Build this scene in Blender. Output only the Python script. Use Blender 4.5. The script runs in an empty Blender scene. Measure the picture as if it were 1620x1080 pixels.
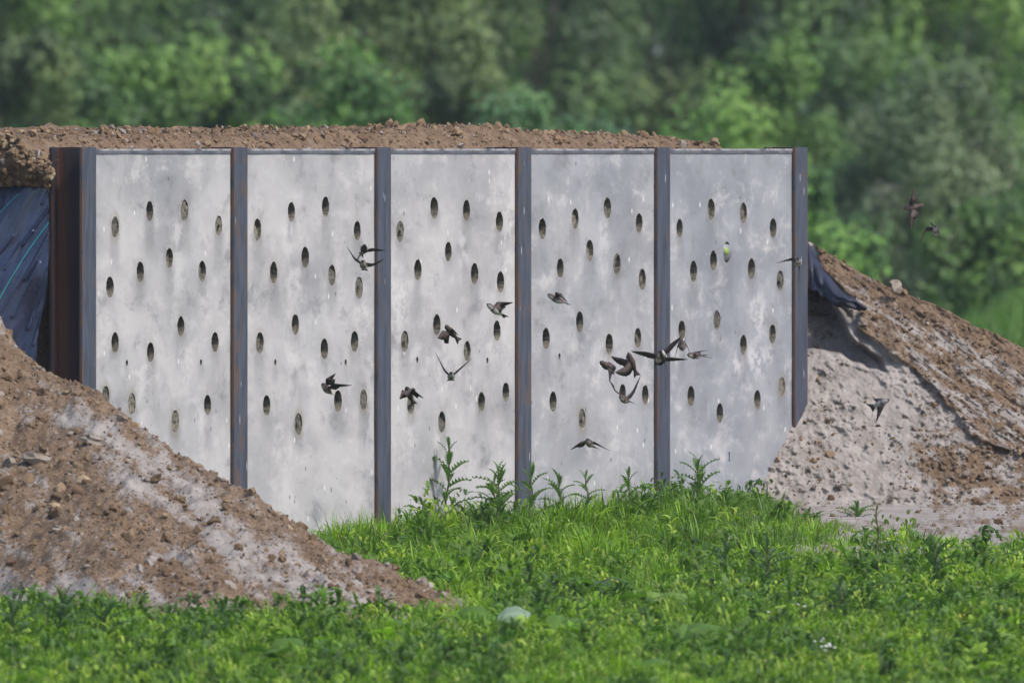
import bpy, bmesh, math, random
import numpy as np
from mathutils import Vector, Matrix, geometry

random.seed(7)
rng = np.random.default_rng(11)
scene = bpy.context.scene
COL = scene.collection

# ------------------------------------------------------------------ camera, world, sun, exposure
F = 50000.0                 # focal length in photograph pixels (1620 wide): a very long telephoto
UC, VH = 810.0, 233.0       # picture column straight ahead, picture row of the horizon
HAZE = 0.00014
ZC = 1.66                   # camera level = top of the wall
cam_d = bpy.data.cameras.new('camera')
cam = bpy.data.objects.new('camera', cam_d)
COL.objects.link(cam)
cam_d.sensor_width = 36.0
cam_d.lens = 36.0 * F / 1620.0
cam_d.clip_start = 5.0
cam_d.clip_end = 6000.0
cam.location = (0, 0, ZC)
cam.rotation_euler = (math.pi / 2 - math.atan((540 - VH) / F), 0, 0)
cam_d.dof.use_dof = True
cam_d.dof.focus_distance = 137.0
cam_d.dof.aperture_fstop = 10.5
scene.camera = cam

SUN_AZ, SUN_EL = math.radians(56), math.radians(52)     # azimuth to the right of the camera's back
SUN = Vector((math.cos(SUN_EL) * math.sin(SUN_AZ), -math.cos(SUN_EL) * math.cos(SUN_AZ), math.sin(SUN_EL)))
world = bpy.data.worlds.new('World')
scene.world = world
world.use_nodes = True
wn = world.node_tree
wn.nodes.clear()
sky = wn.nodes.new('ShaderNodeTexSky')
sky.sky_type = 'NISHITA'
sky.sun_disc = False
sky.sun_elevation = SUN_EL
sky.sun_rotation = math.atan2(SUN.x, SUN.y)
sky.air_density = 1.0
sky.dust_density = 2.5
bg = wn.nodes.new('ShaderNodeBackground')
bg.inputs['Strength'].default_value = 0.15
wo = wn.nodes.new('ShaderNodeOutputWorld')
wn.links.new(sky.outputs[0], bg.inputs['Color'])
wn.links.new(bg.outputs[0], wo.inputs['Surface'])
sl = bpy.data.lights.new('sun', 'SUN')
sl.energy = 2.5
sl.angle = math.radians(7)
sl.color = (1.0, 0.95, 0.88)
so = bpy.data.objects.new('sun', sl)
COL.objects.link(so)
so.rotation_euler = (-SUN).to_track_quat('-Z', 'Y').to_euler()
scene.view_settings.view_transform = 'Standard'
scene.view_settings.look = 'None'
scene.view_settings.exposure = 0.70
scene.view_settings.gamma = 1.0
scene.view_settings.use_curve_mapping = False
scene.cycles.max_bounces = 6
scene.cycles.diffuse_bounces = 3
scene.cycles.transparent_max_bounces = 6

# ------------------------------------------------------------------ helpers
def at(u, v, d):
    """the point seen in picture column u, row v at distance d"""
    return np.array([(u - UC) * d / F, d, ZC - (v - VH) * d / F])

def uv_of(p):
    p = np.asarray(p)
    return UC + F * p[..., 0] / p[..., 1], VH - F * (p[..., 2] - ZC) / p[..., 1]

_perm = np.random.default_rng(5).permutation(256)
_perm = np.concatenate([_perm, _perm, _perm])
_grad = np.random.default_rng(6).normal(size=(256, 3))
_grad /= np.linalg.norm(_grad, axis=1)[:, None]

def perlin(x, y, z=0.0):
    x, y, z = np.broadcast_arrays(np.asarray(x, float), np.asarray(y, float), np.asarray(z, float))
    xi, yi, zi = np.floor(x).astype(int), np.floor(y).astype(int), np.floor(z).astype(int)
    xf, yf, zf = x - xi, y - yi, z - zi
    fade = lambda t: t * t * t * (t * (t * 6 - 15) + 10)
    u, v, w = fade(xf), fade(yf), fade(zf)
    out = 0
    for dx in (0, 1):
        for dy in (0, 1):
            for dz in (0, 1):
                h = _perm[_perm[_perm[(xi + dx) & 255] + ((yi + dy) & 255)] + ((zi + dz) & 255)]
                g = _grad[h]
                dot = g[..., 0] * (xf - dx) + g[..., 1] * (yf - dy) + g[..., 2] * (zf - dz)
                wx = u if dx else 1 - u
                wy = v if dy else 1 - v
                wz = w if dz else 1 - w
                out = out + dot * wx * wy * wz
    return out * 1.6

def fbm(x, y, z=0.0, octaves=4, gain=0.5):
    a, s, out = 1.0, 1.0, 0
    for o in range(octaves):
        out = out + a * perlin(x * s + 17.3 * o, y * s + 5.1 * o, np.asarray(z) * s + 9.7 * o)
        a *= gain
        s *= 2.03
    return out

def sstep(a, b, x):
    t = np.clip((x - a) / (b - a), 0, 1)
    return t * t * (3 - 2 * t)

def poly_dist(u, v, pts, closed=True):
    """distance to a polyline and, when closed, its inside mask"""
    u = np.asarray(u, float); v = np.asarray(v, float)
    pts = np.asarray(pts, float)
    n = len(pts)
    best = np.full(u.shape, 1e9)
    inside = np.zeros(u.shape, bool)
    for i in range(n if closed else n - 1):
        (ax, ay), (bx, by) = pts[i], pts[(i + 1) % n]
        dx, dy = bx - ax, by - ay
        t = np.clip(((u - ax) * dx + (v - ay) * dy) / (dx * dx + dy * dy + 1e-9), 0, 1)
        best = np.minimum(best, np.hypot(u - ax - t * dx, v - ay - t * dy))
        if closed:
            c = ((ay > v) != (by > v)) & (u < (bx - ax) * (v - ay) / (by - ay + 1e-12) + ax)
            inside ^= c
    return best, inside

def polymask(u, v, pts, soft):
    d, ins = poly_dist(u, v, pts)
    sd = np.where(ins, d, -d)
    return sstep(-soft, soft, sd)

def linemask(u, v, pts, w, soft):
    d, _ = poly_dist(u, v, pts, closed=False)
    return 1 - sstep(w - soft, w + soft, d)

def tag(o, label=None, cat=None, group=None, kind=None):
    if label: o['label'] = label
    if cat: o['category'] = cat
    if group: o['group'] = group
    if kind: o['kind'] = kind
    return o

def empty(name, loc=(0, 0, 0)):
    o = bpy.data.objects.new(name, None)
    o.location = loc
    o.empty_display_size = 0.1
    COL.objects.link(o)
    return o

def mesh_data(name, V, faces, mats, col=None, smooth=True, mat_idx=None, extra=None):
    """faces: list of (n,k) integer arrays"""
    me = bpy.data.meshes.new(name)
    V = np.asarray(V, dtype=np.float32)
    if not isinstance(faces, (list, tuple)):
        faces = [faces]
    faces = [np.asarray(f, dtype=np.int32) for f in faces if len(f)]
    nl = sum(f.size for f in faces)
    nf = sum(len(f) for f in faces)
    me.vertices.add(len(V))
    me.vertices.foreach_set('co', V.ravel())
    me.loops.add(nl)
    me.polygons.add(nf)
    me.loops.foreach_set('vertex_index', np.concatenate([f.ravel() for f in faces]))
    tot = np.concatenate([np.full(len(f), f.shape[1], np.int32) for f in faces])
    start = np.concatenate([[0], np.cumsum(tot)[:-1]]).astype(np.int32)
    me.polygons.foreach_set('loop_start', start)
    me.polygons.foreach_set('use_smooth', np.full(nf, smooth, dtype=bool))
    if mat_idx is not None:
        me.polygons.foreach_set('material_index', np.asarray(mat_idx, np.int32))
    me.update(calc_edges=True)
    if col is not None:
        a = me.color_attributes.new('Col', 'FLOAT_COLOR', 'POINT')
        c = np.ones((len(V), 4), np.float32)
        c[:, :3] = col
        a.data.foreach_set('color', c.ravel())
    for k, arr in (extra or {}).items():
        a = me.attributes.new(k, 'FLOAT', 'POINT')
        a.data.foreach_set('value', np.asarray(arr, np.float32))
    for m in (mats if isinstance(mats, (list, tuple)) else [mats]):
        me.materials.append(m)
    return me

def link(name, me, parent=None, loc=None):
    o = bpy.data.objects.new(name, me)
    COL.objects.link(o)
    if parent is not None: o.parent = parent
    if loc is not None: o.location = loc
    return o

def mk(name, V, faces, mats, parent=None, **kw):
    return link(name, mesh_data(name, V, faces, mats, **kw), parent)

def grid_faces(nx, ny):
    i = np.arange((nx - 1) * (ny - 1))
    a = (i // (ny - 1)) * ny + i % (ny - 1)
    return np.stack([a, a + ny, a + ny + 1, a + 1], 1)

def tube(pts, radii, k=6):
    pts = np.asarray(pts, float)
    n = len(pts)
    V = []
    for i in range(n):
        t = pts[min(i + 1, n - 1)] - pts[max(i - 1, 0)]
        t = t / (np.linalg.norm(t) + 1e-9)
        a = np.cross(t, [0.3, 0.9, 0.31]); a /= np.linalg.norm(a) + 1e-9
        b = np.cross(t, a)
        for j in range(k):
            an = 2 * math.pi * j / k
            V.append(pts[i] + radii[i] * (a * math.cos(an) + b * math.sin(an)))
    Fq = [[i * k + j, i * k + (j + 1) % k, (i + 1) * k + (j + 1) % k, (i + 1) * k + j] for i in range(n - 1) for j in range(k)]
    return np.array(V), np.array(Fq)

class Nodes:
    def __init__(self, name):
        self.m = bpy.data.materials.new(name)
        self.m.use_nodes = True
        self.t = self.m.node_tree
        self.t.nodes.clear()
    def n(self, typ, ins=None, **props):
        nd = self.t.nodes.new(typ)
        for k, v in props.items(): setattr(nd, k, v)
        for k, v in (ins or {}).items():
            s = nd.inputs[k]
            if isinstance(v, bpy.types.NodeSocket): self.t.links.new(v, s)
            elif isinstance(v, bpy.types.Node): self.t.links.new(v.outputs[0], s)
            else:
                if s.type == 'RGBA' and len(v) == 3: v = (*v, 1)
                s.default_value = v
        return nd
    def attr(self, name, out='Fac'):
        return self.n('ShaderNodeAttribute', attribute_name=name).outputs[out]
    def noise(self, vec, scale, detail=4, rough=0.55, dist=0.0):
        return self.n('ShaderNodeTexNoise', {'Vector': vec, 'Scale': scale, 'Detail': detail, 'Roughness': rough, 'Distortion': dist}).outputs['Fac']
    def math(self, op, a, b=0.0, c=0.0):
        return self.n('ShaderNodeMath', {0: a, 1: b, 2: c}, operation=op).outputs[0]
    def ramp(self, fac, lo, hi, a=0.0, b=1.0):
        return self.n('ShaderNodeMapRange', {'Value': fac, 'From Min': lo, 'From Max': hi, 'To Min': a, 'To Max': b}, interpolation_type='SMOOTHSTEP').outputs[0]
    def mix(self, fac, a, b, blend='MIX'):
        nd = self.t.nodes.new('ShaderNodeMix')
        nd.data_type = 'RGBA'
        nd.blend_type = blend
        for sock, v in ((nd.inputs[0], fac), (nd.inputs[6], a), (nd.inputs[7], b)):
            if isinstance(v, bpy.types.NodeSocket): self.t.links.new(v, sock)
            else:
                if sock.type == 'RGBA' and len(v) == 3: v = (*v, 1)
                sock.default_value = v
        return nd.outputs[2]
    def map(self, vec, scale=(1, 1, 1), loc=(0, 0, 0)):
        return self.n('ShaderNodeMapping', {'Vector': vec, 'Scale': scale, 'Location': loc}).outputs[0]
    def obj(self):
        return self.n('ShaderNodeTexCoord').outputs['Object']
    def pos(self):
        return self.n('ShaderNodeNewGeometry').outputs['Position']
    def bump(self, h, strength=0.5, dist=0.01, normal=None):
        d = {'Height': h, 'Strength': strength, 'Distance': dist}
        if normal is not None: d['Normal'] = normal
        return self.n('ShaderNodeBump', d).outputs[0]
    def out(self, shader):
        o = self.t.nodes.new('ShaderNodeOutputMaterial')
        self.t.links.new(shader, o.inputs['Surface'])
        return self.m
    def principled(self, **kw):
        return self.n('ShaderNodeBsdfPrincipled', {k.replace('_', ' '): v for k, v in kw.items()}).outputs[0]

# ------------------------------------------------------------------ materials
def mat_leaf(name, trans=0.35, rough=0.5, spec=0.35):
    N = Nodes(name)
    c = N.attr('Col', 'Color')
    p = N.principled(Base_Color=c, Roughness=rough, Specular_IOR_Level=spec)
    tcol = N.mix(1.0, c, (1.05, 1.3, 0.45), 'MULTIPLY')
    t = N.n('ShaderNodeBsdfTranslucent', {'Color': tcol}).outputs[0]
    return N.out(N.n('ShaderNodeMixShader', {0: trans, 1: p, 2: t}).outputs[0])

M_LEAF = mat_leaf('leaf_green', 0.38, 0.55, 0.22)
M_GRASS = mat_leaf('grass_blade', 0.38, 0.5, 0.28)
M_FAR = mat_leaf('shrub_leaf', 0.3, 0.55, 0.3)

def mat_plain(name, color, rough=0.7, spec=0.3, metallic=0.0, var=0.25, scale=8.0, bump=0.0):
    N = Nodes(name)
    o = N.obj()
    n = N.noise(o, scale, 5)
    lo = tuple(c * (1 - var) for c in color)
    hi = tuple(min(1, c * (1 + var)) for c in color)
    c = N.mix(N.ramp(n, 0.3, 0.7), lo, hi)
    kw = dict(Base_Color=c, Roughness=rough, Specular_IOR_Level=spec, Metallic=metallic)
    if bump: kw['Normal'] = N.bump(N.noise(o, scale * 4, 5), bump, 0.01)
    return N.out(N.principled(**kw))

def mat_soil():
    N = Nodes('soil_and_sand')
    p = N.pos()
    sand = N.attr('sand')
    n1 = N.noise(p, 9, 6, 0.65)
    n2 = N.noise(p, 55, 6, 0.65)
    n3 = N.noise(p, 170, 3, 0.6)
    brown = N.mix(N.ramp(n1, 0.35, 0.68), (0.110, 0.073, 0.047), (0.178, 0.124, 0.082))
    brown = N.mix(N.ramp(n2, 0.50, 0.70, 0, 0.6), brown, (0.235, 0.175, 0.128))
    brown = N.mix(N.ramp(n2, 0.46, 0.27, 0, 0.75), brown, (0.064, 0.042, 0.030))
    pale = N.mix(N.ramp(n1, 0.3, 0.7), (0.188, 0.168, 0.154), (0.272, 0.250, 0.236))
    pale = N.mix(N.ramp(n3, 0.5, 0.3, 0, 0.35), pale, (0.14, 0.112, 0.10))
    f = N.math('ADD', sand, N.math('MULTIPLY', N.math('SUBTRACT', n2, 0.5), 1.2))
    f = N.math('ADD', f, N.math('MULTIPLY', N.math('SUBTRACT', n3, 0.5), 0.7))
    c = N.mix(N.ramp(f, 0.36, 0.62), brown, pale)
    h = N.math('ADD', N.math('MULTIPLY', n2, 1.0), N.math('MULTIPLY', n3, 0.5))
    rough_amt = N.math('SUBTRACT', 1.0, N.math('MULTIPLY', N.ramp(sand, 0.5, 1.0), 0.6))
    b = N.n('ShaderNodeBump', {'Height': h, 'Strength': rough_amt, 'Distance': 0.012}).outputs[0]
    return N.out(N.principled(Base_Color=c, Roughness=0.95, Specular_IOR_Level=0.15, Normal=b))
M_SOIL = mat_soil()

def mat_clod():
    N = Nodes('clod_earth')
    p = N.pos()
    n1 = N.noise(p, 14, 3, 0.6)
    n2 = N.noise(p, 120, 4, 0.6)
    c = N.attr('Col', 'Color')
    c = N.mix(N.ramp(n2, 0.35, 0.7, 0, 0.4), c, N.mix(1.0, c, (1.5, 1.45, 1.4), 'MULTIPLY'))
    c = N.mix(N.ramp(n1, 0.5, 0.25, 0, 0.4), c, N.mix(1.0, c, (0.6, 0.58, 0.55), 'MULTIPLY'))
    b = N.bump(n2, 0.8, 0.008)
    return N.out(N.principled(Base_Color=c, Roughness=0.95, Specular_IOR_Level=0.15, Normal=b))
M_CLOD = mat_clod()

def mat_concrete():
    N = Nodes('weathered_concrete')
    o = N.obj()
    rnd = N.attr('tone')
    off = N.n('ShaderNodeVectorMath', {0: o, 1: N.n('ShaderNodeCombineXYZ', {0: N.math('MULTIPLY', rnd, 31.0), 1: 0.0, 2: N.math('MULTIPLY', rnd, 17.0)}).outputs[0]}, operation='ADD').outputs[0]
    big = N.noise(N.map(off, (0.6, 1, 1.0)), 2.6, 5, 0.6, 0.2)
    mid = N.noise(N.map(off, (0.5, 1, 0.9)), 6.0, 9, 0.70, 0.25)
    streak = N.noise(N.map(off, (0.7, 1, 0.16)), 18.0, 6, 0.65, 0.5)
    grey = N.attr('grey')
    warm = N.mix(N.ramp(big, 0.33, 0.66), (0.268, 0.262, 0.272), (0.385, 0.372, 0.378))
    cool = N.mix(N.ramp(big, 0.33, 0.66), (0.172, 0.182, 0.208), (0.246, 0.256, 0.282))
    c = N.mix(grey, warm, cool)
    c = N.mix(N.ramp(mid, 0.50, 0.68, 0, 0.72), c, (0.430, 0.415, 0.420))            # pale bloom
    c = N.mix(N.ramp(mid, 0.47, 0.33, 0, 0.70), c, (0.158, 0.158, 0.172))            # damp blotches
    c = N.mix(N.ramp(streak, 0.58, 0.72, 0, 0.22), c, (0.430, 0.412, 0.418))         # run marks
    c = N.mix(N.ramp(streak, 0.42, 0.26, 0, 0.22), c, (0.165, 0.162, 0.172))
    # damp stain under every hole
    st = N.attr('stain')
    stn = N.math('MULTIPLY', st, N.ramp(N.noise(off, 15, 5, 0.65, 0.6), 0.18, 0.50))
    c = N.mix(N.math('MULTIPLY', stn, 0.62), c, (0.105, 0.106, 0.118))
    sd = N.math('MULTIPLY', N.attr('sandy'), N.ramp(N.noise(off, 22, 4, 0.6, 0.4), 0.3, 0.6))
    c = N.mix(N.math('MULTIPLY', sd, 0.7), c, (0.19, 0.165, 0.12))
    wh = N.math('MULTIPLY', N.attr('white'), N.ramp(N.noise(N.map(off, (.5, 1, .7)), 20, 6, 0.7, 0.2), 0.44, 0.56))
    c = N.mix(N.math('MULTIPLY', wh, 0.52), c, (0.50, 0.48, 0.485))
    # short dark and white dashes (air holes, droppings), more of them low down
    low = N.attr('low')
    v = N.n('ShaderNodeTexVoronoi', {'Vector': N.map(off, (16, 1, 11)), 'Scale': 1.0, 'Randomness': 1.0}, feature='F1')
    keep = N.n('ShaderNodeSeparateColor', {0: v.outputs['Color']}).outputs
    dash = N.math('MULTIPLY', N.ramp(v.outputs['Distance'], 0.16, 0.08), N.math('LESS_THAN', keep[0], N.math('MULTIPLY', low, 0.20)))
    c = N.mix(N.math('MULTIPLY', dash, 0.75), c, (0.055, 0.052, 0.056))
    dash2 = N.math('MULTIPLY', N.ramp(v.outputs['Distance'], 0.17, 0.08), N.math('GREATER_THAN', keep[1], 0.965))
    c = N.mix(N.math('MULTIPLY', dash2, 0.85), c, (0.55, 0.53, 0.53))
    v2 = N.n('ShaderNodeTexVoronoi', {'Vector': N.map(off, (30, 1, 45)), 'Scale': 1.0, 'Randomness': 1.0}, feature='F1')
    pit = N.math('MULTIPLY', N.ramp(v2.outputs['Distance'], 0.18, 0.08), N.math('LESS_THAN', N.n('ShaderNodeSeparateColor', {0: v2.outputs['Color']}).outputs[0], 0.05))
    c = N.mix(N.math('MULTIPLY', pit, 0.7), c, (0.06, 0.058, 0.055))
    h = N.math('SUBTRACT', N.math('MULTIPLY', mid, 0.25), N.math('MULTIPLY', pit, 0.6))
    return N.out(N.principled(Base_Color=c, Roughness=0.8, Specular_IOR_Level=0.25, Normal=N.bump(h, 0.35, 0.008)))
M_CONC = mat_concrete()

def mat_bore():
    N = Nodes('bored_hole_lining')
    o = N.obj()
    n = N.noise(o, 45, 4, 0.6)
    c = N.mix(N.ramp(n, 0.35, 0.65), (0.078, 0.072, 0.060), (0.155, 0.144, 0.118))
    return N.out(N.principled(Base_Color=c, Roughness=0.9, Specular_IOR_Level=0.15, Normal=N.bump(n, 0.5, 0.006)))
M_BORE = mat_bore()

def mat_fill():
    N = Nodes('packed_sand')
    o = N.obj()
    n = N.noise(o, 60, 5, 0.65)
    rn = N.n('ShaderNodeObjectInfo').outputs['Random']
    c = N.mix(N.ramp(n, 0.3, 0.7), (0.095, 0.088, 0.072), (0.190, 0.175, 0.145))
    c = N.mix(rn, c, N.mix(1.0, c, (0.55, 0.56, 0.60), 'MULTIPLY'))
    return N.out(N.principled(Base_Color=c, Roughness=0.95, Specular_IOR_Level=0.1, Normal=N.bump(n, 0.7, 0.006)))
M_FILL = mat_fill()

def mat_steel():
    N = Nodes('mill_scale_steel')
    o = N.obj()
    sep = N.n('ShaderNodeSeparateXYZ', {0: o}).outputs
    rnd = N.n('ShaderNodeObjectInfo').outputs['Random']
    off = N.n('ShaderNodeVectorMath', {0: o, 1: N.n('ShaderNodeCombineXYZ', {0: N.math('MULTIPLY', rnd, 13.0), 1: 0.0, 2: N.math('MULTIPLY', rnd, 41.0)}).outputs[0]}, operation='ADD').outputs[0]
    n = N.noise(N.map(off, (9, 9, 1.6)), 3.0, 5, 0.6, 0.5)
    n2 = N.noise(N.map(off, (1, 1, 0.45)), 13, 5, 0.65, 0.6)
    blue = N.mix(N.ramp(n, 0.35, 0.65), (0.031, 0.035, 0.052), (0.055, 0.064, 0.096))
    edge = N.ramp(N.math('ABSOLUTE', sep[0]), 0.055, 0.088)
    rustf = N.math('ADD', N.math('MULTIPLY', edge, 0.42), N.math('MULTIPLY', N.ramp(n2, 0.35, 0.75), N.math('ADD', 0.22, N.math('MULTIPLY', rnd, 0.65))))
    c = N.mix(N.ramp(rustf, 0.30, 0.72), blue, (0.090, 0.054, 0.042))
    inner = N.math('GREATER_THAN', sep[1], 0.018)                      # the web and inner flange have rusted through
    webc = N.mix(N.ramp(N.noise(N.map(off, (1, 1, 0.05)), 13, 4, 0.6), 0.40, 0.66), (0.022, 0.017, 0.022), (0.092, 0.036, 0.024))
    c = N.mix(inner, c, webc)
    v = N.n('ShaderNodeTexVoronoi', {'Vector': N.map(off, (60, 1, 9)), 'Scale': 1.0}, feature='F1')
    sp = N.math('MULTIPLY', N.ramp(v.outputs['Distance'], 0.22, 0.1), N.math('LESS_THAN', N.n('ShaderNodeSeparateColor', {0: v.outputs['Color']}).outputs[0], 0.07))
    c = N.mix(N.math('MULTIPLY', sp, 0.8), c, (0.6, 0.6, 0.62))
    return N.out(N.principled(Base_Color=c, Roughness=0.55, Metallic=0.15, Specular_IOR_Level=0.45, Normal=N.bump(n2, 0.15, 0.004)))
M_STEEL = mat_steel()

def mat_rail():
    N = Nodes('top_rail_steel')
    o = N.obj()
    n = N.noise(N.map(o, (1, 1, 1)), 6, 5, 0.65)
    c = N.mix(N.ramp(n, 0.35, 0.68), (0.060, 0.060, 0.085), (0.165, 0.16, 0.19))
    c = N.mix(N.ramp(N.noise(o, 15, 3), 0.58, 0.7, 0, 0.6), c, (0.12, 0.08, 0.065))
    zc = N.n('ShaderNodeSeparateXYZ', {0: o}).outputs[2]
    c = N.mix(N.math('MULTIPLY', N.ramp(zc, 1.642, 1.648), N.ramp(N.noise(o, 9, 4), 0.35, 0.55)), c, (0.36, 0.35, 0.37))   # highlight along the top edge, painted into the colour
    return N.out(N.principled(Base_Color=c, Roughness=0.45, Metallic=0.3))
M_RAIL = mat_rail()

def mat_membrane():
    N = Nodes('dark_blue_liner')
    o = N.pos()
    n = N.noise(o, 12, 4)
    c = N.mix(N.ramp(n, 0.3, 0.7), (0.015, 0.021, 0.052), (0.025, 0.036, 0.080))
    r = N.ramp(N.noise(o, 30, 3), 0.3, 0.7, 0.25, 0.38)
    return N.out(N.principled(Base_Color=c, Roughness=r, Specular_IOR_Level=0.7))
M_MEMB = mat_membrane()
M_FLAP = mat_plain('dark_blue_flap', (0.010, 0.012, 0.026), 0.55, 0.3, var=0.3)
M_TURQ = mat_plain('turquoise_print', (0.03, 0.30, 0.31), 0.5, 0.4, var=0.15)

def mat_bird():
    N = Nodes('plumage')
    c = N.attr('Col', 'Color')
    n = N.noise(N.obj(), 140, 3)
    c = N.mix(N.ramp(n, 0.3, 0.7, 0.0, 0.35), c, N.mix(1.0, c, (0.6, 0.6, 0.6), 'MULTIPLY'))
    return N.out(N.principled(Base_Color=c, Roughness=0.7, Specular_IOR_Level=0.25))
M_BIRD = mat_bird()
M_BARK = mat_plain('bark', (0.10, 0.08, 0.06), 0.9, 0.2, var=0.4, scale=12, bump=0.5)
M_STEMG = mat_plain('thistle_stem', (0.075, 0.07, 0.035), 0.6, 0.3, var=0.4, scale=20)
M_STONE = mat_plain('pale_stone', (0.195, 0.165, 0.140), 0.9, 0.2, var=0.3, scale=14, bump=0.5)

def mat_ground():
    N = Nodes('meadow_earth')
    p = N.pos()
    n = N.noise(p, 1.3, 6, 0.6)
    n2 = N.noise(p, 25, 4, 0.6)
    c = N.mix(N.ramp(n, 0.35, 0.65), (0.030, 0.060, 0.016), (0.055, 0.085, 0.024))
    c = N.mix(N.ramp(n2, 0.55, 0.75, 0, 0.5), c, (0.06, 0.05, 0.03))
    return N.out(N.principled(Base_Color=c, Roughness=0.95, Specular_IOR_Level=0.1, Normal=N.bump(n2, 0.6, 0.02)))
M_GROUND = mat_ground()

# ------------------------------------------------------------------ the wall's frame of reference
TH = math.radians(20.5)
W = np.array([math.sin(TH), math.cos(TH), 0.0])          # along the wall, away from the camera
NRM = np.array([math.cos(TH), -math.sin(TH), 0.0])       # out of the front face
A0 = at(130, VH, 134.0); A0[2] = 0.0                     # front left edge of the first post

def wall_s(u):
    """distance along the wall (front plane of the posts) seen in column u"""
    k = (u - UC) / F
    return (A0[0] - k * A0[1]) / (k * W[1] - W[0])

def on_wall(u, v, off=0.0):
    base = A0 + NRM * off
    k = (u - UC) / F
    s = (base[0] - k * base[1]) / (k * W[1] - W[0])
    d = base[1] + s * W[1]
    return s, ZC - (v - VH) * d / F

def wp(s, q, z):
    """point at s along the wall, q behind its front plane"""
    s, q, z = np.broadcast_arrays(np.asarray(s, float), np.asarray(q, float), np.asarray(z, float))
    return np.stack([A0[0] + s * W[0] - q * NRM[0], A0[1] + s * W[1] - q * NRM[1], z], -1)

def wall_d(u, gap): 
    s = wall_s(u); return float((A0 + W * s)[1]) - gap
POST_U = [130, 370, 597.5, 820, 1040, 1258]
POST_S = [wall_s(u) for u in POST_U]
FLW = 0.166          # flange width
DEP = 0.150          # beam depth
FT = 0.013           # flange thickness

def ground_z(x, y):
    y = np.asarray(y, float)
    base = np.where(y < 140, -0.02 * (140 - y), 0.0)
    return base

# ------------------------------------------------------------------ ground
ys = np.concatenate([[-300, -60, 0, 60, 100, 110], np.arange(114, 150, 0.5), [155, 165, 180, 200, 260, 500, 1200, 4000]])
xs = np.concatenate([[-1500, -300, -60, -20, -8], np.arange(-5, 5.1, 0.5), [8, 20, 60, 300, 1500]])
X, Y = np.meshgrid(xs, ys, indexing='ij')
Z = ground_z(X, np.maximum(Y, 0)) + np.where((Y > 110) & (Y < 150), 0.006 * fbm(X * .8, Y * .8), 0)
mk_g = mk('ground', np.stack([X, Y, Z], -1).reshape(-1, 3), grid_faces(len(xs), len(ys)), M_GROUND)
tag(mk_g, 'green meadow ground sloping gently towards the wall', kind='structure')

# ------------------------------------------------------------------ left spoil heap (heightfield)
SIL = np.array([(-900, 470), (-500, 400), (-250, 410), (-60, 455), (0, 490), (30, 545), (80, 588), (157, 622), (250, 688), (370, 766), (450, 815), (500, 842), (600, 893), (700, 934), (745, 955), (780, 1010), (900, 1080)], float)

def heap_ridge(x):
    y_r = 131.6 - (x + 2.13) / 1.87 * 2.8
    y_r = np.minimum(y_r, 132.4 + 0.0 * x)
    u = UC + F * x / y_r
    v = np.interp(u, SIL[:, 0], SIL[:, 1])
    return y_r, ZC - (v - VH) * y_r / F, u

def heap_z(x, y):
    y_r, z_r, u = heap_ridge(x)
    zg = ground_z(x, y)
    y_toe = np.minimum(y_r - 0.05, np.interp(u, [-200, 0, 150, 330, 600, 720], [129.2, 128.9, 128.0, 127.3, 127.3, 127.9]))
    t = (y_r - y) / np.maximum(y_r - y_toe, 0.05)
    zt = ground_z(x, y_toe) - 0.03
    front = z_r - (z_r - zt) * np.clip(t, 0, 3) ** 0.92
    back = z_r - 0.34 * (y - y_r)
    z = np.where(t > 0, front, back)
    z = z - 0.02 * np.exp(-((y - y_r) / 0.12) ** 2)
    n = 0.034 * fbm(x * 3.2, y * 1.6, 0, 3) + 0.018 * np.abs(perlin(x * 9, y * 5, 3.3)) * 2 + 0.013 * fbm(x * 24, y * 14, 1.7, 3, 0.65)
    z = np.where(u > 752, np.minimum(z, zg - 0.03 - 0.004 * np.minimum(u - 752, 60)), z)
    z = np.where(y < 126.9, np.minimum(z, zg - 0.06), z)
    fade = sstep(-0.05, 0.10, z - zg)
    return np.where(x < -4.2, z - (-(x + 4.2)) * 0.5, z) + n * (0.35 + 0.65 * fade)

xs = np.concatenate([np.linspace(-6.0, -2.35, 50, endpoint=False), np.arange(-2.35, -0.15, 0.0105)])
ys = np.concatenate([np.arange(126.8, 132.4, 0.0165), np.linspace(132.4, 136.5, 50)])
X, Y = np.meshgrid(xs, ys, indexing='ij')
Z = heap_z(X, Y)
P_ = np.stack([X, Y, Z], -1)
# keep the heap off the inside of the wall: it stops at the front plane
uu, vv = uv_of(P_)

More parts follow.
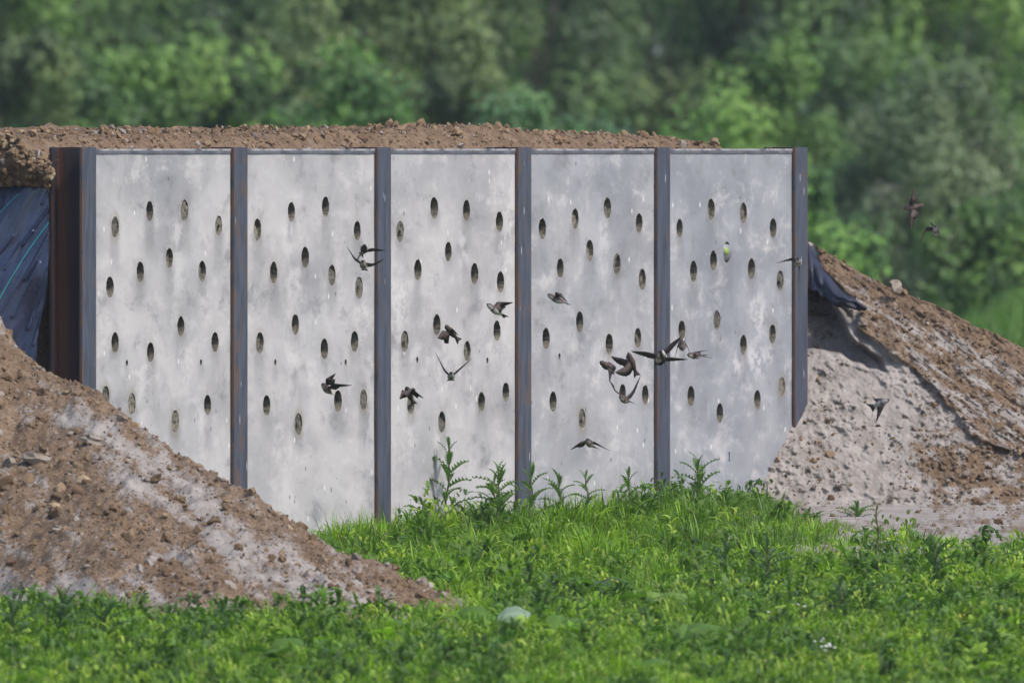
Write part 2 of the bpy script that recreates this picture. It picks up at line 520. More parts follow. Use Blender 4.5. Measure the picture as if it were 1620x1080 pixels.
def heap_sand(u, v):
    al, ac = u * 0.80 + v * 0.60, v * 0.80 - u * 0.60           # along and across the fall line
    n = fbm(al / 85.0, ac / 30.0, 4.2, 4, .6)
    n2 = fbm(u / 16.0, v / 11.0, 1.2, 3, .6)
    uw, vw = u + 22 * perlin(u / 40, v / 40, 2.1), v + 22 * perlin(u / 40, v / 40, 6.1)
    m = 0.68 * linemask(uw, vw, [(110, 640), (190, 700), (300, 775), (390, 850), (480, 905), (560, 960)], 16, 30)
    m = np.maximum(m, 0.50 * linemask(uw, vw, [(160, 715), (330, 830), (420, 905), (520, 950)], 30, 34))
    m = np.maximum(m, 0.58 * linemask(uw, vw, [(-40, 930), (60, 942), (130, 935)], 22, 25))
    m = np.maximum(m, 0.60 * linemask(uw, vw, [(240, 868), (290, 890)], 10, 12))
    m = np.maximum(m, 0.50 * linemask(uw, vw, [(205, 915), (265, 955)], 14, 18))
    m = np.maximum(m, 0.45 * linemask(uw, vw, [(-10, 780), (40, 800)], 14, 18))
    m = np.maximum(m, 0.36 * linemask(uw, vw, [(430, 850), (640, 965)], 22, 24))
    m = np.maximum(m, 0.30 * linemask(uw, vw, [(-20, 930), (330, 960), (600, 965)], 34, 25))
    m = np.maximum(m, 0.20)
    return np.clip(m * 1.25 + 0.30 * n + 0.12 * n2 + 0.02, 0, 1)
sand = heap_sand(uu, vv)
heap = mk('soil_mound', P_.reshape(-1, 3), grid_faces(len(xs), len(ys)), M_SOIL, extra={'sand': sand.ravel()})
tag(heap, 'brown earth heap streaked with pale sand in front of the wall', kind='structure')

# ------------------------------------------------------------------ right bank
CREST = np.array([(1100, 300), (1200, 345), (1278, 383), (1320, 406), (1360, 432), (1420, 460), (1480, 482), (1540, 514), (1620, 550), (1750, 612), (2000, 740), (2200, 860)], float)
TS = math.tan(math.radians(35))
YT = 141.72
def apron(u): return np.interp(u, [1100, 1205, 1240, 1300, 1450, 1620, 2200], [141.75, 141.6, 140.5, 138.7, 137.2, 136.3, 135.8])   # where the spilt sand ends in the grass
LAYER = [(1100, 250), (1284, 384), (1300, 428), (1326, 452), (1362, 486), (1356, 520), (1400, 556), (1436, 575), (1482, 622), (1512, 652), (1540, 692), (1600, 715), (1700, 735), (2300, 800), (2300, 200), (1100, 200)]
HOLLOW = [(1200, 440), (1284, 430), (1316, 468), (1328, 500), (1352, 540), (1398, 566), (1404, 586), (1372, 584), (1330, 560), (1300, 552), (1200, 560)]
FACET = [(1316, 478), (1340, 486), (1356, 520), (1392, 548), (1424, 582), (1402, 588), (1366, 548), (1336, 516)]

us = np.concatenate([np.linspace(1130, 1190, 14, endpoint=False), np.arange(1190, 1650, 1.9), np.linspace(1650, 2200, 60)])
nt, nb = 270, 24
U = us[:, None] * np.ones((1, nt))
vc = np.interp(us, CREST[:, 0], CREST[:, 1]) + 3.0 * perlin(us / 28.0, 0.5, 2.2) + 1.8 * perlin(us / 9.0, 0.5, 7.2)
Vv = vc[:, None] + (np.maximum(930, vc + 20) - vc)[:, None] * np.linspace(0, 1, nt)[None, :]
D = (ZC + YT * TS) / (TS + (Vv - VH) / F)
sink = 7 - 20 * sstep(868, 905, Vv)
D = np.minimum(D, (ZC + 2.8) / ((Vv + sink - VH) / F + 0.02))          # the spilt sand lies out flat over the meadow
Xb = (U - UC) * D / F
Zb = ZC - (Vv - VH) * D / F
m_layer = polymask(U + 5 * perlin(U / 18, Vv / 18, .5), Vv + 6 * perlin(U / 16, Vv / 16, 3.5), LAYER, 3.0)
m_hollow = polymask(U + 6 * perlin(U / 20, Vv / 20, 8.5), Vv + 5 * perlin(U / 20, Vv / 20, 6.5), HOLLOW, 3.5)
m_facet = polymask(U + 3 * perlin(U / 12, Vv / 12, 8.5), Vv + 3 * perlin(U / 12, Vv / 12, 6.5), FACET, 4.0)
along = (Vv * 0.83 - U * 0.55)         # strata run down to the right
rough = 0.020 * fbm(U / 55., Vv / 40., 0.3, 3) + 0.011 * fbm(along / 12., (U * .83 + Vv * .55) / 70., 1.3, 4, .6) + 0.009 * fbm(U / 9., Vv / 7., 4.3, 3, .6)
fine = 0.011 * fbm(U / 14., Vv / 10., 2.3, 4, .6) * (0.5 + sstep(0.0, .4, fbm(U / 60., Vv / 50., 6.6, 2)))
dents = 0.035 * np.clip(fbm(U / 13., Vv / 10., 5.1, 3) - 0.35, 0, 1) * sstep(560, 640, Vv)
disp = -0.055 * m_layer + (0.24 * m_hollow * sstep(1430, 1290, U) + 0.09 * m_hollow) * (1 - 0.0 * m_layer) + 0.03 * m_facet
lum = m_layer * rough + (1 - m_layer) * (0.25 * rough + fine - dents + 0.01 * fbm(U / 40., Vv / 30., 9.3, 3))
lum = lum * (1 - 0.7 * m_facet)
Db = D + disp + lum * 1.3
flat = sstep(815, 835, Vv)
Zb = Zb + flat * (0.012 * fbm(Xb * 7, Db * 4, 2.2, 4, .6) + 0.008 * np.abs(perlin(Xb * 22, Db * 14, 5.2)))
front = np.stack([Xb, Db, Zb], -1)
# the far side of the bank, falling away behind the crest
k = np.linspace(0, 1, nb + 1)[1:][::-1] ** 1.5
top = front[:, :1, :]
back = np.repeat(top, nb, 1).copy()
back[:, :, 1] += 3.0 * k[None, :]
back[:, :, 2] -= (1.6 * k[None, :]) * (0.6 + 0.4 * k[None, :])
PB = np.concatenate([back, front], 1)
n_u = fbm(U / 45., Vv / 30., 2.2, 4)
streak = fbm(along / 7., (U * .83 + Vv * .55) / 45., 3.3, 4, .6)
soil_pale = 0.42 + 0.70 * np.clip(streak, -1, 1) * sstep(10, 70, Vv - vc[:, None]) + 0.2 * n_u
soil_pale = soil_pale - 0.25 * (1 - sstep(8, 40, Vv - vc[:, None]))
low = np.clip(0.36 + 0.75 * fbm(U / 46., Vv / 26., 7.7, 4, .6) + 0.25 * sstep(760, 830, Vv), 0, 1)
brown_right = polymask(U + 34 * fbm(U / 30, Vv / 24, 1.5, 3), Vv + 30 * fbm(U / 30, Vv / 24, 5.5, 3), [(1470, 640), (1520, 690), (1640, 700), (2300, 760), (2300, 900), (1600, 840), (1500, 830), (1455, 770), (1440, 700)], 30)
sandm = 0.86 - 0.30 * np.clip(fbm(U / 30., Vv / 22., 12.2, 4, .6), -.4, 1) * sstep(1400, 1300, U) - 0.25 * np.clip(n_u - .1, 0, 1)
s_lower = sandm * (1 - brown_right) + brown_right * low
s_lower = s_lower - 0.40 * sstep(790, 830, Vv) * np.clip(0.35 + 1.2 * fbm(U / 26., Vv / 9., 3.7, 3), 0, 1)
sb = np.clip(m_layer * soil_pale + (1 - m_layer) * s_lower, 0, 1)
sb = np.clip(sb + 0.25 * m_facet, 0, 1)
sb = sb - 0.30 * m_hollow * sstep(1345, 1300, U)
sb = np.clip(sb, 0, 1)
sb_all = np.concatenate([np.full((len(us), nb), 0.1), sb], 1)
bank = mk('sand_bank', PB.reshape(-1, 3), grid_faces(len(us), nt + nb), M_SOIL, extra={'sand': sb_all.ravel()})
tag(bank, 'pale sand bank capped with brown soil at the far end of the wall', kind='structure')

# ------------------------------------------------------------------ earth fill behind the wall
TOPL = np.array([(-400, 196), (0, 202), (60, 203), (200, 204), (300, 207), (400, 206), (450, 200), (520, 203), (560, 198), (600, 200), (680, 197), (740, 199), (800, 196), (860, 205), (900, 201), (960, 207), (1000, 206), (1060, 210), (1100, 214), (1140, 224), (1165, 236), (1200, 262), (1300, 320), (1500, 400)], float)
s_end = wall_s(1165)
ss = np.concatenate([np.arange(0.0, wall_s(1215), 0.021)])
qs = np.concatenate([np.arange(0.135, 0.6, 0.017), np.linspace(0.6, 4.5, 70)])
S, Q = np.meshgrid(ss, qs, indexing='ij')
P0 = wp(S, 0.3, 0)
Uf = UC + F * P0[..., 0] / P0[..., 1]
zt = ZC - (np.interp(Uf, TOPL[:, 0], TOPL[:, 1]) - VH) * P0[..., 1] / F - 0.035
zt = zt + 0.015 * fbm(S * 1.2, Q * 1.2, 4, 2)
ridge_in = sstep(0.12, 0.30, Q)
Zf = 1.60 + (zt - 1.60) * ridge_in
Zf = np.where(zt < 1.60, np.minimum(Zf, zt), Zf)
Zf = Zf + (0.020 * fbm(S * 7, Q * 7, 2.2, 3) + 0.022 * np.abs(perlin(S * 22, Q * 22, 4.4)) + 0.012 * fbm(S * 40, Q * 40, 6.1, 2)) * (0.3 + 0.7 * ridge_in)
top = wp(S, Q, Zf)
# overhanging lip at the near end, above the liner
nlip = 26
tl = np.linspace(0, 1, nlip)
lip = []
for j in range(nlip):
    t = tl[j]
    zb = 1.492 + 0.012 * perlin(qs * 9, 3.1, 0)
    z = zb + (Zf[0] - zb) * t
    sv = -0.13 * math.sin(math.pi * min(1, 0.18 + 0.6 * t)) * np.ones_like(qs)
    if j == nlip - 1: sv = sv * 0.35
    sv = sv + 0.045 * fbm(qs * 14, z * 14, 1.0, 3) + 0.03 * np.abs(perlin(qs * 30, z * 30, 7.0))
    lip.append(wp(sv, qs + 0.014 + sv * 0.374, z))
under = wp(0.12 + 0 * qs, qs + 0.014, 1.50)
lip = np.stack([under] + lip, 0)
PF = np.concatenate([lip, top[1:]], 0)
sandf = np.clip(0.12 + 0.22 * fbm(PF[..., 0] * 6, PF[..., 1] * 6, PF[..., 2] * 6, 3), 0, 1)
fill = mk('soil_fill', PF.reshape(-1, 3), grid_faces(PF.shape[0], PF.shape[1]), M_SOIL, extra={'sand': sandf.ravel()})
tag(fill, 'brown earth packed on top of and behind the concrete wall', kind='structure')
# the body of the fill under the lip, in the dark behind the liner
bm_v = wp(np.array([0.12, 0.12, 0.12, 0.12]), np.array([0.16, 4.0, 4.0, 0.16]), np.array([-0.2, -0.2, 1.52, 1.52]))
fb = mk('end_face', bm_v, np.array([[0, 1, 2, 3]]), M_SOIL, fill, extra={'sand': np.zeros(4)})

# ------------------------------------------------------------------ clods
def clod_mesh(seed, sub=1):
    bm = bmesh.new()
    bmesh.ops.create_icosphere(bm, subdivisions=sub, radius=1.0)
    r = np.random.default_rng(seed)
    V = np.array([v.co[:] for v in bm.verts])
    Fc = np.array([[v.index for v in f.verts] for f in bm.faces])
    bm.free()
    V = V * (1 + 0.34 * perlin(V[:, 0] * 1.4 + seed * 3.1, V[:, 1] * 1.4, V[:, 2] * 1.4 + seed)[:, None] * 1.3 + 0.10 * r.normal(size=(len(V), 1)))
    for _ in range(3):           # broken flat faces
        nrm = r.normal(size=3); nrm /= np.linalg.norm(nrm)
        h = V @ nrm; cut = r.uniform(0.45, 0.75)
        V = V - np.clip(h - cut, 0, None)[:, None] * nrm
    V *= np.array([1, r.uniform(.7, 1.), r.uniform(.55, .8)])
    return V, Fc
CLODS = [clod_mesh(i, 2) for i in range(7)]
CLODS_LO = [clod_mesh(20 + i, 1) for i in range(7)]
BROWNS = np.array([(0.123, 0.082, 0.051), (0.151, 0.103, 0.064), (0.174, 0.124, 0.079), (0.100, 0.065, 0.041), (0.220, 0.168, 0.110)])
PALES = np.array([(0.20, 0.172, 0.155), (0.235, 0.208, 0.190), (0.165, 0.135, 0.116)])

def rot_rand(n, r):
    q = r.normal(size=(n, 4)); q /= np.linalg.norm(q, axis=1)[:, None]
    w, x, y, z = q.T
    return np.stack([np.stack([1 - 2 * (y * y + z * z), 2 * (x * y - z * w), 2 * (x * z + y * w)], -1),
                     np.stack([2 * (x * y + z * w), 1 - 2 * (x * x + z * z), 2 * (y * z - x * w)], -1),
                     np.stack([2 * (x * z - y * w), 2 * (y * z + x * w), 1 - 2 * (x * x + y * y)], -1)], 1)

def clod_color(sandv, r):
    pale = r.random(len(sandv)) < np.clip(sandv * 0.75, 0.03, 0.8)
    return np.where(pale[:, None], PALES[r.integers(0, 3, len(sandv))], BROWNS[r.choice(5, len(sandv), p=[.28, .28, .2, .18, .06])]) * r.uniform(.85, 1.15, (len(sandv), 1))

def scatter(parent, pts, nrmoff, sizes, sandv, big_n, seed, name='clod'):
    """the largest clods are parts of their own, the rest one 'stuff' part"""
    r = np.random.default_rng(seed)
    order = np.argsort(-sizes)
    pts, sizes, sandv = pts[order], sizes[order], sandv[order]
    R = rot_rand(len(pts), r)
    colr = clod_color(sandv, r)
    datas = {}
    for i in range(min(big_n, len(pts))):
        k = int(r.integers(0, 7)); ck = int(r.integers(0, 3)) + (3 if colr[i].mean() > 0.14 else 0)
        if (k, ck) not in datas:
            cc = colr[i]
            datas[(k, ck)] = mesh_data('clod', CLODS[k][0], CLODS[k][1], M_CLOD, col=np.tile(cc, (len(CLODS[k][0]), 1)), smooth=False)
        o = link(name, datas[(k, ck)], parent)
        M = Matrix([list(R[i][a] * sizes[i]) + [float(pts[i][a] + nrmoff[a] * sizes[i])] for a in range(3)] + [[0, 0, 0, 1]])
        o.matrix_world = M
    Vs, Fs, Cs, off = [], [], [], 0
    kk = r.integers(0, 7, len(pts))
    for k in range(7):
        idx = np.where(kk == k)[0]; idx = idx[idx >= big_n]
        if not len(idx): continue
        V, Fc = CLODS_LO[k]
        P = np.einsum('nij,vj->nvi', R[idx], V) * sizes[idx][:, None, None] + pts[idx][:, None, :] + np.asarray(nrmoff)[None, None] * sizes[idx][:, None, None]
        Vs.append(P.reshape(-1, 3))
        Fs.append((Fc[None] + (np.arange(len(idx)) * len(V))[:, None, None] + off).reshape(-1, 3))
        Cs.append(np.repeat(colr[idx], len(V), 0))
        off += len(idx) * len(V)
    o = mk(name + '_scatter', np.concatenate(Vs), np.concatenate(Fs), M_CLOD, parent, col=np.concatenate(Cs), smooth=False)
    o['kind'] = 'stuff'

def sizes_pl(n, lo, hi, a, r):
    t = r.random(n)
    return lo * (1 - t * (1 - (lo / hi) ** a)) ** (-1 / a)

r = np.random.default_rng(3)
n = 24000
x = r.uniform(-2.4, -0.25, n); y = r.uniform(127.0, 132.3, n)
z = heap_z(x, y)
ok = z > ground_z(x, y) + 0.0
x, y, z = x[ok], y[ok], z[ok]
pts = np.stack([x, y, z], -1)
u_, v_ = uv_of(pts)
sv = heap_sand(u_, v_)
keep = r.random(len(pts)) > np.clip(sv * 0.95, 0, .80)
pts, sv = pts[keep], sv[keep]
sz = sizes_pl(len(pts), 0.004, 0.042, 2.3, r)
scatter(heap, pts, (0, -0.1, 0.15), sz, sv, 150, 31)

# clods on the bank
ii = r.integers(14, len(us) - 58, 9000); jj = (r.random(9000) ** 1.0 * (nt - 1)).astype(int)
pb = front[ii, jj]; sbv = sb[ii, jj]; ml = m_layer[ii, jj]; mh = m_hollow[ii, jj]; mf = m_facet[ii, jj]
edge_low = sstep(640, 760, Vv[ii, jj])
keep = (r.random(len(pb)) < (0.36 * ml + (1 - ml) * (0.06 + 0.38 * sstep(.05, .35, fbm(U[ii, jj] / 50., Vv[ii, jj] / 40., 3.9, 2)) + 0.30 * edge_low * (U[ii, jj] < 1330) + 0.4 * brown_right[ii, jj]))) & (mh < .3) & (mf < .3)
pb, sbv, ml = pb[keep], sbv[keep], ml[keep]
sz = sizes_pl(len(pb), 0.004, 0.030, 2.2, r) * np.where(ml > .5, 1, 0.9)
scatter(bank, pb, (0, -0.15, 0.2), sz, np.where(ml > .5, sbv * .6, np.where(r.random(len(pb)) < .45, 0.1, 0.9)), 90, 32)

# clods along the top of the wall
cand = np.argwhere((Q < 1.6) & (Q > 0.16) & (zt > 1.62))
sel = cand[r.integers(0, len(cand), 5200)]
pt_ = top[sel[:, 0], sel[:, 1]]
sz = sizes_pl(len(pt_), 0.006, 0.034, 2.3, r)
lsel = r.integers(2, lip.shape[0], 420); lq = r.integers(0, 45, 420)
pt_ = np.concatenate([pt_, lip[lsel, lq]]); sz = np.concatenate([sz, sizes_pl(420, 0.009, 0.035, 1.6, r)])
scatter(fill, pt_, (0, -0.1, 0.25), sz, np.full(len(pt_), 0.1), 130, 33)

# ------------------------------------------------------------------ the concrete wall
wall = empty('nesting_wall', tuple(wp(0, 0, 0)))
wall.rotation_euler = (0, 0, math.pi / 2 - TH)       # local X runs along the wall, local -Y out of its face
tag(wall, 'long pale concrete bird nesting wall with round holes between steel posts', 'wall', kind='thing')

HOLES = [
 [(182, 359), (237, 334), (292, 333), (346, 357), (174, 454), (222, 430), (268, 408), (320, 429), (286, 516), (182, 542), (238, 557), (340, 541), (209, 638), (277, 666), (328, 640), (167, 626)],
 [(407, 363), (461, 335), (515, 327), (565, 365), (433, 431), (483, 407), (525, 435), (568, 455), (467, 513), (411, 542), (513, 552), (561, 540), (422, 641), (472, 670), (535, 634), (575, 632)],
 [(687, 329), (738, 333), (790, 351), (633, 366), (661, 427), (709, 398), (751, 433), (792, 446), (691, 514), (640, 540), (739, 555), (786, 523), (650, 640), (699, 667), (762, 635), (800, 620)],
 [(858, 362), (910, 346), (961, 329), (1011, 353), (886, 424), (933, 396), (976, 418), (1016, 442), (917, 509), (864, 535), (964, 544), (1009, 534), (875, 635), (921, 662), (985, 622), (1021, 624)],
 [(1075, 361), (1125, 331), (1176, 337), (1223, 361), (1097, 429), (1129, 412), (1189, 425), (1234, 444), (1134, 506), (1079, 522), (1176, 545), (1222, 528), (1093, 626), (1139, 653), (1198, 632), (1237, 611), (1150, 399)]]
SMALL = [[(201, 574), (318, 573)], [(435, 573), (547, 573)], [(660, 569), (771, 570)], [(885, 563), (992, 566)], []]
FLUSH = {(182, 359), (575, 632), (650, 640), (209, 638), (472, 670), (277, 666), (921, 662), (1237, 611), (167, 626)}
BURROW = {(633, 366), (640, 540), (346, 357), (1234, 444), (650, 640), (568, 455)}
CAPPED = (1150, 399)
RH, RS = 0.0455, 0.0135
PZ0, PZ1 = -0.25, 1.642
PTH = 0.11
YOFF = FT + 0.004            # front face of the panels sits just behind the flange
GREY = [0.10, 0.0, 0.02, 0.55, 0.95]

def fill_mesh(r, depth, burrow, seed):
    """packed sand in a hole; local origin on the panel face, +Y inwards"""
    rr = np.random.default_rng(seed)
    rings, seg = 9, 20
    V = [(0, 0)]
    for i in range(1, rings + 1):
        for j in range(seg):
            a = 2 * math.pi * j / seg
            V.append((r * 0.985 * i / rings * math.cos(a), r * 0.985 * i / rings * math.sin(a)))
    V = np.array(V)
    y = depth + 0.009 * fbm(V[:, 0] * 40 + seed, V[:, 1] * 40, 0, 3) + (rr.uniform(-.2, .4) * V[:, 1] + rr.uniform(-.3, .3) * V[:, 0]) * (depth > .008)
    if burrow:
        c = (rr.uniform(-.008, .004), -0.020)
        dd = np.hypot(V[:, 0] - c[0], (V[:, 1] - c[1]) * 0.9)
        y = y + 0.07 * (1 - sstep(0.013, 0.021, dd))
    y = np.maximum(y, 0.0015)
    P = np.stack([V[:, 0], y, V[:, 1]], -1)
    Ft = np.array([[0, 1 + j, 1 + (j + 1) % seg] for j in range(seg)])
    Fq = np.array([[1 + (i - 1) * seg + j, 1 + i * seg + j, 1 + i * seg + (j + 1) % seg, 1 + (i - 1) * seg + (j + 1) % seg] for i in range(1, rings) for j in range(seg)])
    return P, [Ft, Fq]

PLAB = ['pale concrete panel with its foot buried in the brown heap', 'pale concrete panel, second from the near end', 'white-blotched concrete panel in the middle of the wall', 'grey concrete panel, second from the far end', 'bluish grey concrete panel at the far end']
cap_spot = None
for pi in range(5):
    s0 = POST_S[pi] + FLW / 2 + 0.006
    s1 = POST_S[pi + 1] + FLW / 2 - 0.006
    holes = []
    for (u, v) in HOLES[pi]:
        s, z = on_wall(u, v, -YOFF); holes.append((s - s0, z, RH * random.uniform(.92, 1.05), (u, v)))
    for (u, v) in SMALL[pi]:
        s, z = on_wall(u, v, -YOFF); holes.append((s - s0, z, RS, None))
    if pi == 4:
        s, z = on_wall(1154, 722, -YOFF); slot = (s - s0, z)
    L = s1 - s0
    gx = np.linspace(0, L, int(L / 0.021)); gz = np.linspace(PZ0, PZ1, int((PZ1 - PZ0) / 0.021))
    GX, GZ = np.meshgrid(gx, gz, indexing='ij')
    inner = (GX > 1e-6) & (GX < L - 1e-6) & (GZ > PZ0 + 1e-6) & (GZ < PZ1 - 1e-6)
    keep = inner.copy()
    for (hs, hz, hr, _) in holes: keep &= np.hypot(GX - hs, GZ - hz) > hr + 0.006
    if pi == 4: keep &= ~((np.abs(GX - slot[0]) < 0.012) & (np.abs(GZ - slot[1]) < 0.028))
    pts2 = [Vector((a, b)) for a, b in zip(GX[keep], GZ[keep])]
    edges = []
    rect0 = len(pts2)
    ring = [(a, PZ0) for a in gx[:-1]] + [(L, b) for b in gz[:-1]] + [(a, PZ1) for a in gx[:0:-1]] + [(0, b) for b in gz[:0:-1]]
    pts2 += [Vector(p) for p in ring]
    edges += [(rect0 + i, rect0 + (i + 1) % len(ring)) for i in range(len(ring))]
    rings = []
    for (hs, hz, hr, _) in holes:
        nseg = 28 if hr > .03 else 14
        st = len(pts2)
        wob = np.random.default_rng(int(abs(hs) * 1000) + pi)
        for j in range(nseg):
            a = 2 * math.pi * j / nseg
            rr = hr * (1 + 0.022 * wob.normal())
            pts2.append(Vector((hs + rr * math.cos(a), hz + rr * math.sin(a))))
        edges += [(st + j, st + (j + 1) % nseg) for j in range(nseg)]
        rings.append((st, nseg))
    if pi == 4:
        st = len(pts2)
        for (a, b) in ((-.007, -.022), (.007, -.022), (.007, .022), (-.007, .022)): pts2.append(Vector((slot[0] + a, slot[1] + b)))
        edges += [(st + j, st + (j + 1) % 4) for j in range(4)]
        rings.append((st, 4))
    vo, eo, fo, ov, oe, of = geometry.delaunay_2d_cdt(pts2, edges, [], 0, 1e-5)
    newid = {}
    for i, lst in enumerate(ov):
        for o_ in lst: newid[o_] = i
    V2 = np.array([p[:] for p in vo])
    T = np.array([f for f in fo])
    cen = V2[T].mean(1)
    bad = np.zeros(len(T), bool)
    for (hs, hz, hr, _) in holes: bad |= np.hypot(cen[:, 0] - hs, cen[:, 1] - hz) < hr * 0.93
    # exact test: a triangle whose corners all lie on one hole ring is inside it
    ringof = np.full(len(V2), -1)
    for ri, (st, nseg) in enumerate(rings):
        for j in range(nseg): ringof[newid[st + j]] = ri
    same = (ringof[T[:, 0]] >= 0) & (ringof[T[:, 0]] == ringof[T[:, 1]]) & (ringof[T[:, 0]] == ringof[T[:, 2]])
    T = T[~(bad | same)]
    if True:
        a_, b_, c_ = V2[T[:, 0]], V2[T[:, 1]], V2[T[:, 2]]
        area = (b_[:, 0] - a_[:, 0]) * (c_[:, 1] - a_[:, 1]) - (b_[:, 1] - a_[:, 1]) * (c_[:, 0] - a_[:, 0])
        T = np.where((area < 0)[:, None], T[:, [0, 2, 1]], T)
    wav = 0.0015 * fbm(V2[:, 0] * 3 + pi * 5, V2[:, 1] * 3, 0, 2)
    V = [np.stack([V2[:, 0], wav, V2[:, 1]], -1)]
    nV = len(V2)
    faces_t = [T]; midx = [np.zeros(len(T), int)]
    quads = []; qm = []
    for ri, (st, nseg) in enumerate(rings):
        ids = [newid[st + j] for j in range(nseg)]
        dep = 0.10 if (ri < len(holes) and holes[ri][2] > .03) else 0.06
        inner = V2[ids]
        c0 = inner.mean(0)
        V.append(np.stack([c0[0] + (inner[:, 0] - c0[0]) * 0.97, np.full(nseg, dep), c0[1] + (inner[:, 1] - c0[1]) * 0.97], -1))
        for j in range(nseg):
            quads.append([ids[j], ids[(j + 1) % nseg], nV + (j + 1) % nseg, nV + j]); qm.append(1)
        bottom = [nV + j for j in range(nseg)]
        for j in range(1, nseg - 1):
            faces_t.append(np.array([[bottom[0], bottom[j], bottom[j + 1]]])); midx.append(np.array([1]))
        nV += nseg
    # edges and back of the slab
    ids = [newid[rect0 + i] for i in range(len(ring))]
    V.append(np.array([(p[0], PTH, p[1]) for p in ring]))
    for j in range(len(ring)):
        quads.append([ids[(j + 1) % len(ring)], ids[j], nV + j, nV + (j + 1) % len(ring)]); qm.append(0)
    Vall = np.concatenate(V)
    ft = np.concatenate(faces_t)
    mi = np.concatenate([np.concatenate(midx), qm])
    # stains
    x_, z_ = Vall[:, 0], Vall[:, 2]
    stain = np.zeros(len(Vall)); sandy = np.zeros(len(Vall)); white = np.zeros(len(Vall))
    hr_ = np.random.default_rng(100 + pi)
    for (hs, hz, hr, key) in holes:
        k_ = hr / RH
        ln = hr_.uniform(0.09, 0.24) * (1 if key else 0.6); inten = hr_.uniform(.55, 1.0)
        dx = (x_ - hs - 0.012 * perlin(z_ * 9, hs * 7.7, 0)) / (hr * hr_.uniform(1.1, 1.7) if key else 0.036)
        dz = hz - hr * .4 - z_
        band = np.exp(-dx ** 4) * sstep(-0.01, 0.015, dz) * np.clip(1 - dz / ln, 0, 1) ** .8
        stain = np.maximum(stain, band * inten)
        if key:
            up = np.exp(-((x_ - hs) / (hr * .7)) ** 4) * sstep(-.03, .01, z_ - hz) * np.clip(1 - (z_ - hz) / hr_.uniform(.07, .14), 0, 1)
            sandy = np.maximum(sandy, up * hr_.uniform(0, .9))
            rim = np.exp(-((np.hypot(x_ - hs, z_ - hz) - hr * 1.15) / 0.016) ** 2)
            sandy = np.maximum(sandy, rim * (1.0 if key in FLUSH else hr_.uniform(0, .5)))
            if hr_.random() < (.55 if pi < 3 else .22):
                wx, wl = hs + hr_.normal() * .09, hr_.uniform(.15, .4)
                wz = hz - hr_.uniform(0.02, .1)
                ww = hr_.uniform(.05, .13)
                white = np.maximum(white, np.exp(-((x_ - wx) / ww) ** 4) * sstep(-.03, .03, wz - z_) * np.clip(1 - (wz - z_) / wl, 0, 1))
    if pi == 2:
        white = np.maximum(white, np.exp(-((x_ - 0.18) / .17) ** 4) * np.exp(-((z_ - 0.95) / .22) ** 2))
        white = np.maximum(white, sstep(L * .72, L * .95, x_) * np.exp(-((z_ - 1.3) / .35) ** 2))
    if pi == 4:
        for (wu, wv, w_, h_) in ((1200, 500, .10, .10), (1198, 570, .13, .09), (1165, 575, .09, .06), (1220, 560, .05, .04)):
            a_, b_ = on_wall(wu, wv, -YOFF)
            white = np.maximum(white, 1.1 * np.exp(-((x_ - a_ + s0) / w_) ** 4 - ((z_ - b_) / h_) ** 2))
    grey = np.clip(GREY[pi] + 0.25 * fbm(x_ * 1.5 + pi * 9, z_ * 1.5, 0, 3) + 0.35 * sstep(1.25, 1.6, z_), 0, 1)
    lowm = np.clip(0.2 + 0.8 * sstep(1.1, 0.4, z_), 0, 1)
    me = mesh_data('concrete_panel', Vall, [ft, np.array(quads)], [M_CONC, M_BORE], smooth=False, mat_idx=mi,
                   extra={'stain': stain, 'sandy': sandy, 'white': white, 'grey': grey, 'low': lowm, 'tone': np.full(len(Vall), (pi + 1) * 0.37)})
    panel = link('concrete_panel', me, wall)
    panel.location = (s0, YOFF, 0)
    panel['label'] = PLAB[pi]
    for hi, (hs, hz, hr, key) in enumerate(holes):
        if key is None: continue
        if key == CAPPED:
            cap_spot = wp(s0 + hs, YOFF, hz); continue
        dep = 0.004 if (key in FLUSH or key in BURROW) else (random.uniform(0.036, 0.075) if random.random() < .5 else random.uniform(0.010, 0.030))
        Vf, Ff = fill_mesh(hr, dep, key in BURROW or random.random() < .35, pi * 40 + hi)
        fo_ = mk('sand_fill', Vf, Ff, M_FILL, panel)
        fo_.location = (hs, 0.0, hz)
    # steel channel capping the panel
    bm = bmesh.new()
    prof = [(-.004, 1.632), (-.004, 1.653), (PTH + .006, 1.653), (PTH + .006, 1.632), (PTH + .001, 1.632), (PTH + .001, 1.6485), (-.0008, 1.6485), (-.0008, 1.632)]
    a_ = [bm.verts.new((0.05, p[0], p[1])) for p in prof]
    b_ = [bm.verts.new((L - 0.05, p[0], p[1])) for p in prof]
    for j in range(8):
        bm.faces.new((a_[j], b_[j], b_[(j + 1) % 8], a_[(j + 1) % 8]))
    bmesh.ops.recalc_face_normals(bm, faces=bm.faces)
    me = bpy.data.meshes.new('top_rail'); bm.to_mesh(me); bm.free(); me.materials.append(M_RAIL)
    link('top_rail', me, panel)

